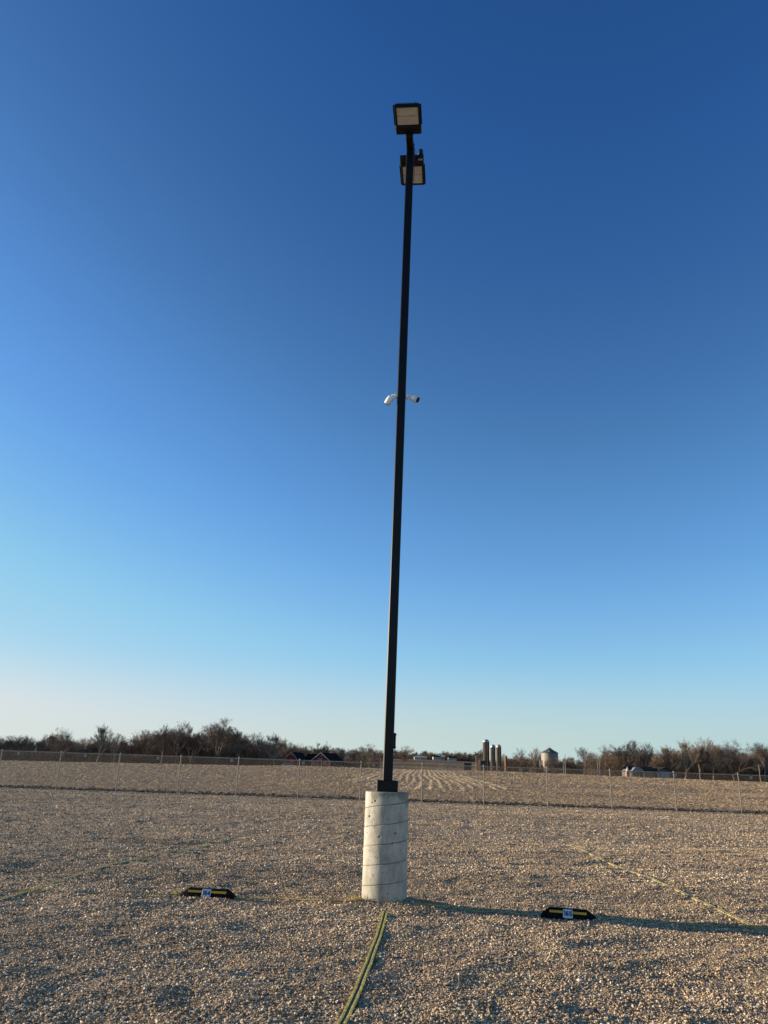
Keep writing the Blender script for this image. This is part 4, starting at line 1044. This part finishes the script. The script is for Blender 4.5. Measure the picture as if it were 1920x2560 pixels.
for i in range(n): z = ze * i / n; pr_ += [(r * .97, z), (r * .975, z + ze / n * .5)]
pr_.append((r * .97, ze)); m = MB(); m.lathe(pr_, n=44); m.build('wall', M_bin, gb, True)
m = MB(); m.lathe([(r * 1.03, ze - .12), (r * 1.03, ze), (r * .55, ze + (za - ze) * .5), (.6, za - .05), (.5, za + .12), (.05, za + .2)], n=24); rf = m.build('roof', mat('bin_roof', (.075, .08, .085), .8), gb)
m = MB()
for k in range(6): a = k * 1.05 + .3; m.box((r * .78 * math.cos(a), r * .78 * math.sin(a), ze + (za - ze) * .28), (.45, .45, .4))
m.build('roof_vent', M_dome, rf)
m = MB(); m.tube([(0, 0, za), (0, 0, za + .9)], .06, 6); m.tube([(.5, 0, za), (.5, 0, za + .5)], .05, 6); m.build('fill_pipe', M_galv, rf)
m = MB(); m.box((-r - .35, -.6, ze * .38), (.55, .55, ze * .62)); m.build('elevator_leg', M_bin, gb)
m = MB(); 
for s in (-.2, .2): m.tube([(-r * .5 + s, -r * .9, 0), (-r * .5 + s, -r * .9, ze)], .03, 5)
m.build('ladder', M_galv, gb)

# ------------------------------------------------------------------ far white houses on the rise
def farhouse(px0, px1, top, eave, base, Y, label, lit=M_wallw, roofm=M_roof):
    x0, x1 = gx(px0, Y), gx(px1, Y); W = x1 - x0; pm = (px0 + px1) / 2; xm = (x0 + x1) / 2
    zt, ze_, zb = (at(pm, q, Y).z for q in (top, eave, base)); zg = min(zb, tz(xm, Y)); root = thing('farmhouse', label, 'house', (xm, Y, zg), 0, 'far houses on the rise')
    zt -= zg; ze_ -= zg; m = MB(); D = 9; m.prism([(0, -.4), (0, ze_ - .35), (D / 2, zt - .45), (D, ze_ - .35), (D, -.4)], (W, 0, 0), (-W / 2, 0, 0), ux=(0, 1, 0)); m.build('wall', lit, root)
    m = MB()
    for a_ in (-.4, D + .4): m.prism([(a_, ze_ - .15), (D / 2, zt), (D / 2, zt - .2), (a_, ze_ - .35)], (W + .8, 0, 0), (-W / 2 - .4, 0, 0), ux=(0, 1, 0))
    m.build('roof', roofm, root)
    for k in range(3):
        window(root, -W * .3 + W * .3 * k, ze_ * .48, .8, ze_ * .35, cross=False)
    return root
M_roofg = mat('pale_roof', (.33, .32, .30), .7)
farhouse(1036, 1050, 1890, 1892.5, 1897, 640, 'small far white house at the left end of the row on the rise', roofm=M_roofg)
farhouse(1050, 1066, 1890.5, 1892.5, 1897, 650, 'low far pale shed in the row on the rise, second from the left', roofm=M_roofg)
farhouse(1083, 1101, 1889, 1891.5, 1897, 640, 'far white house near the middle of the row on the rise')
farhouse(1100, 1111, 1887, 1891.5, 1898, 655, 'far white gabled house right of the middle one on the rise', roofm=M_trim)
farhouse(1122, 1141, 1890, 1894, 1900, 640, 'far cream house at the right end of the row on the rise')

# ------------------------------------------------------------------ trailers, poles, posts near the silos
def trailer(px0, px1, top, base, Y, label):
    x0, x1 = gx(px0, Y), gx(px1, Y); W = x1 - x0; pm = (px0 + px1) / 2; xm = (x0 + x1) / 2; zb = at(pm, base, Y).z; zt = at(pm, top, Y).z; zg = tz(xm, Y)
    h = zt - zg; root = thing('farm_wagon', label, 'wagon', (xm, Y, zg)); m = MB(); m.prism([(-W * .46, .75), (W * .46, .75), (W / 2, h), (-W / 2, h)], (0, 2.0, 0), (0, -1, 0)); m.build('box', M_dark, root)
    m = MB(); m.tube([(-W * .46, 0, .6), (W * .6, 0, .6)], .07, 6); m.build('frame', M_dark, root)
    for sx in (-.33, .33): m = MB(); m.tube([(sx * W, -1.0, .35), (sx * W, -.85, .35)], .35, 14); m.tube([(sx * W, .85, .35), (sx * W, 1.0, .35)], .35, 14); m.build('wheel', M_dark, root)
trailer(1200, 1213, 1901.5, 1911, 222, 'black boxy farm wagon in front of the tallest silo')
trailer(1159, 1178, 1907, 1917, 226, 'dark low farm wagon standing left of the silos')
M_wood = mat('weathered_pole', (.30, .265, .215), .9, var=.2, vscale=1)
def upole(px, top, Y, label, r=.11, cross=0, lamp=False, cat='utility pole', base=None):
    x = gx(px, Y); zb = tz(x, Y); H = at(px, top, Y).z - zb; root = thing('utility_pole', label, cat, (x, Y, zb)); m = MB(); m.tube([(0, 0, -.3), (0, 0, H)], [r, r * .7], 8); m.build('post', M_wood, root, True)
    if cross: m = MB(); m.box((0, -.12, H - .5), (cross, .1, .12)); m.build('crossarm', M_wood, root)
    if lamp: m = MB(); m.tube([(0, 0, H - .15), (.5, 0, H - .05)], .04, 6); m.box((.55, 0, H - .1), (.4, .22, .14)); m.build('yard_lamp', M_galv, root)
upole(1190, 1888, 212, 'pale yard pole with a small lamp, left of the tallest silo', .09, lamp=True)
upole(1414, 1885, 214, 'tall utility pole just right of the grain bin', .11)
upole(1409, 1902, 212, 'shorter thin pole beside the tall one right of the grain bin', .08)
upole(1459, 1905, 213, 'short pale pole left of the thin bare trees', .08)
upole(1495, 1888, 216, 'thin utility pole at the left end of the right wood', .08)
upole(1500, 1898, 214, 'lower thin pole touching the left end of the right wood', .07)
upole(1750, 1911, 206, 'grey pole standing before the middle of the right wood', .09)
upole(1901, 1912, 206, 'grey pole standing near the right edge of the picture', .09)
upole(951, 1896, 210, 'thin pole with a small lamp just left of the light pole', .08, lamp=True)

# ------------------------------------------------------------------ house with garage, rocket-shaped tower
HY = 214
def zrel(py, px, Y, zg): return at(px, py, Y).z - zg
x0 = gx(1578, HY); x1 = gx(1684, HY); xm = (x0 + x1) / 2; zg = at(1630, 1947, HY).z - .2
hs_ = thing('low_house', 'low grey house with a porch and a garage at the edge of the right wood', 'house', (xm, HY, zg))
M_sid = mat('grey_siding', (.085, .085, .085), .8, var=.1, vscale=.7); M_gar = mat('garage_door_paint', (.22, .235, .25), .6); M_por = mat('porch_metal', (.20, .21, .21), .5)
def lx(px): return gx(px, HY) - xm
m = MB(); m.box(((lx(1578) + lx(1642)) / 2, 4, 1.2), (lx(1642) - lx(1578), 8, 2.6)); m.build('wall', M_sid, hs_)
zt = zrel(1916, 1610, HY, zg)
m = MB()
for a_ in (-.3, 8.3): m.prism([(a_, 2.35), (4, zt), (4, zt - .2), (a_, 2.15)], (lx(1644) - lx(1574), 0, 0), (lx(1574), 0, 0), ux=(0, 1, 0))
m.build('roof', M_roof, hs_)
m = MB(); m.prism([(lx(1640), -.4), (lx(1682), -.4), (lx(1682), 1.9), (lx(1658), 3.0), (lx(1640), 1.9)], (0, 7, 0), (0, -1.2, 0)); gr = m.build('garage', M_sid, hs_)
m = MB()
for s, e in ((lx(1637), 1), (lx(1686), -1)): m.prism([(lx(1658), 3.2), (s, 1.85), (s, 1.68), (lx(1658), 3.02)], (0, 7.8, 0), (0, -1.6, 0))
m.build('garage_roof', mat('garage_roof', (.03, .028, .028), 1.0, spec=.05), hs_)
m = MB(); m.box(((lx(1648) + lx(1670)) / 2, -1.24, .85), (lx(1670) - lx(1648), .06, 1.75)); gd = m.build('garage_door', M_gar, hs_)
m = MB()
for k in range(3): m.box(((lx(1648) + lx(1670)) / 2, -1.275, .45 + .45 * k), (lx(1670) - lx(1648) - .1, .015, .03))
m.build('panel_line', M_sid, gd)
m = MB(); m.box(((lx(1639.5) + lx(1645)) / 2, -1.24, .95), (.55, .06, 1.6)); m.build('door', M_gar, hs_)
m = MB(); m.prism([(lx(1576), 2.0), (lx(1606), 2.0), (lx(1601), 2.5), (lx(1596), 2.95), (lx(1590), 3.05), (lx(1583), 2.9), (lx(1580), 2.45)], (0, 1.6, 0), (0, -1.8, 0)); m.build('porch_roof', M_por, hs_)
for p_ in (1577, 1605): m = MB(); m.box((lx(p_), -1.7, 1.0), (.14, .14, 2.0)); m.build('porch_post', M_por, hs_)
for p_, w_ in ((1584, 1.0), (1595, .8), (1613, .8), (1624, .8), (1633, .7)): window(hs_, lx(p_), 1.15, w_, .9)
RY = 209; x = gx(1569.5, RY); zg = at(1569, 1946, RY).z - .1; zz = lambda py: at(1569.5, py, RY).z - zg
rk = thing('rocket_tower', 'small orange and white tower with a pointed white top beside the low house', 'ornament', (x, RY, zg))
rr = .48
m = MB(); m.box((0, 0, zz(1930) / 2), (rr * 1.75, rr * 1.75, zz(1930)), bevel=.06); bd = m.build('body', mat('orange_paint', (.50, .17, .07), .7, var=.2, vscale=2), rk)
m = MB(); m.box((0, 0, zz(1943.5)), (rr * 1.85, rr * 1.85, .2)); m.box((0, 0, zz(1937)), (rr * 1.80, rr * 1.80, .08)); m.build('white_band', M_wallw, bd)
m = MB(); m.box((.05, -rr * .9, zz(1934)), (.4, .05, .4)); m.build('window', M_dark, bd)
m = MB(); m.lathe([(rr * .95, zz(1930)), (rr * 1.05, zz(1930) + .06), (rr * .95, zz(1926.5)), (rr * .62, zz(1923.5)), (rr * .5, zz(1923.2))], n=18); m.build('upper_drum', M_wallw, rk, True)
m = MB(); m.lathe([(rr * .55, zz(1923.2)), (rr * .42, zz(1921)), (.02, zz(1916.5))], n=18); m.build('pointed_top', M_wallw, rk, True)

# ------------------------------------------------------------------ contrail
a, b = at(1003, 1322, 9000), at(1052, 1329, 9300)
m = MB(); n = 14; m.tube([a.lerp(b, i / n) for i in range(n + 1)], [1.5 + 4.5 * (1 - abs(i / n - .45) * 1.9) * rnd.uniform(.8, 1.1) for i in range(n + 1)], 8)
mv = bpy.data.materials.new('ice_vapour'); mv.use_nodes = True; mt = mv.node_tree; mt.nodes.clear()
vs_ = mt.nodes.new('ShaderNodeVolumeScatter'); vs_.inputs['Color'].default_value = (1, 1, 1, 1); vs_.inputs['Density'].default_value = .12; mo = mt.nodes.new('ShaderNodeOutputMaterial'); mt.links.new(vs_.outputs[0], mo.inputs['Volume'])
ct = m.build('contrail', mv, None, True); tag(ct, 'thin short white vapour trail in the sky right of the pole', 'contrail')
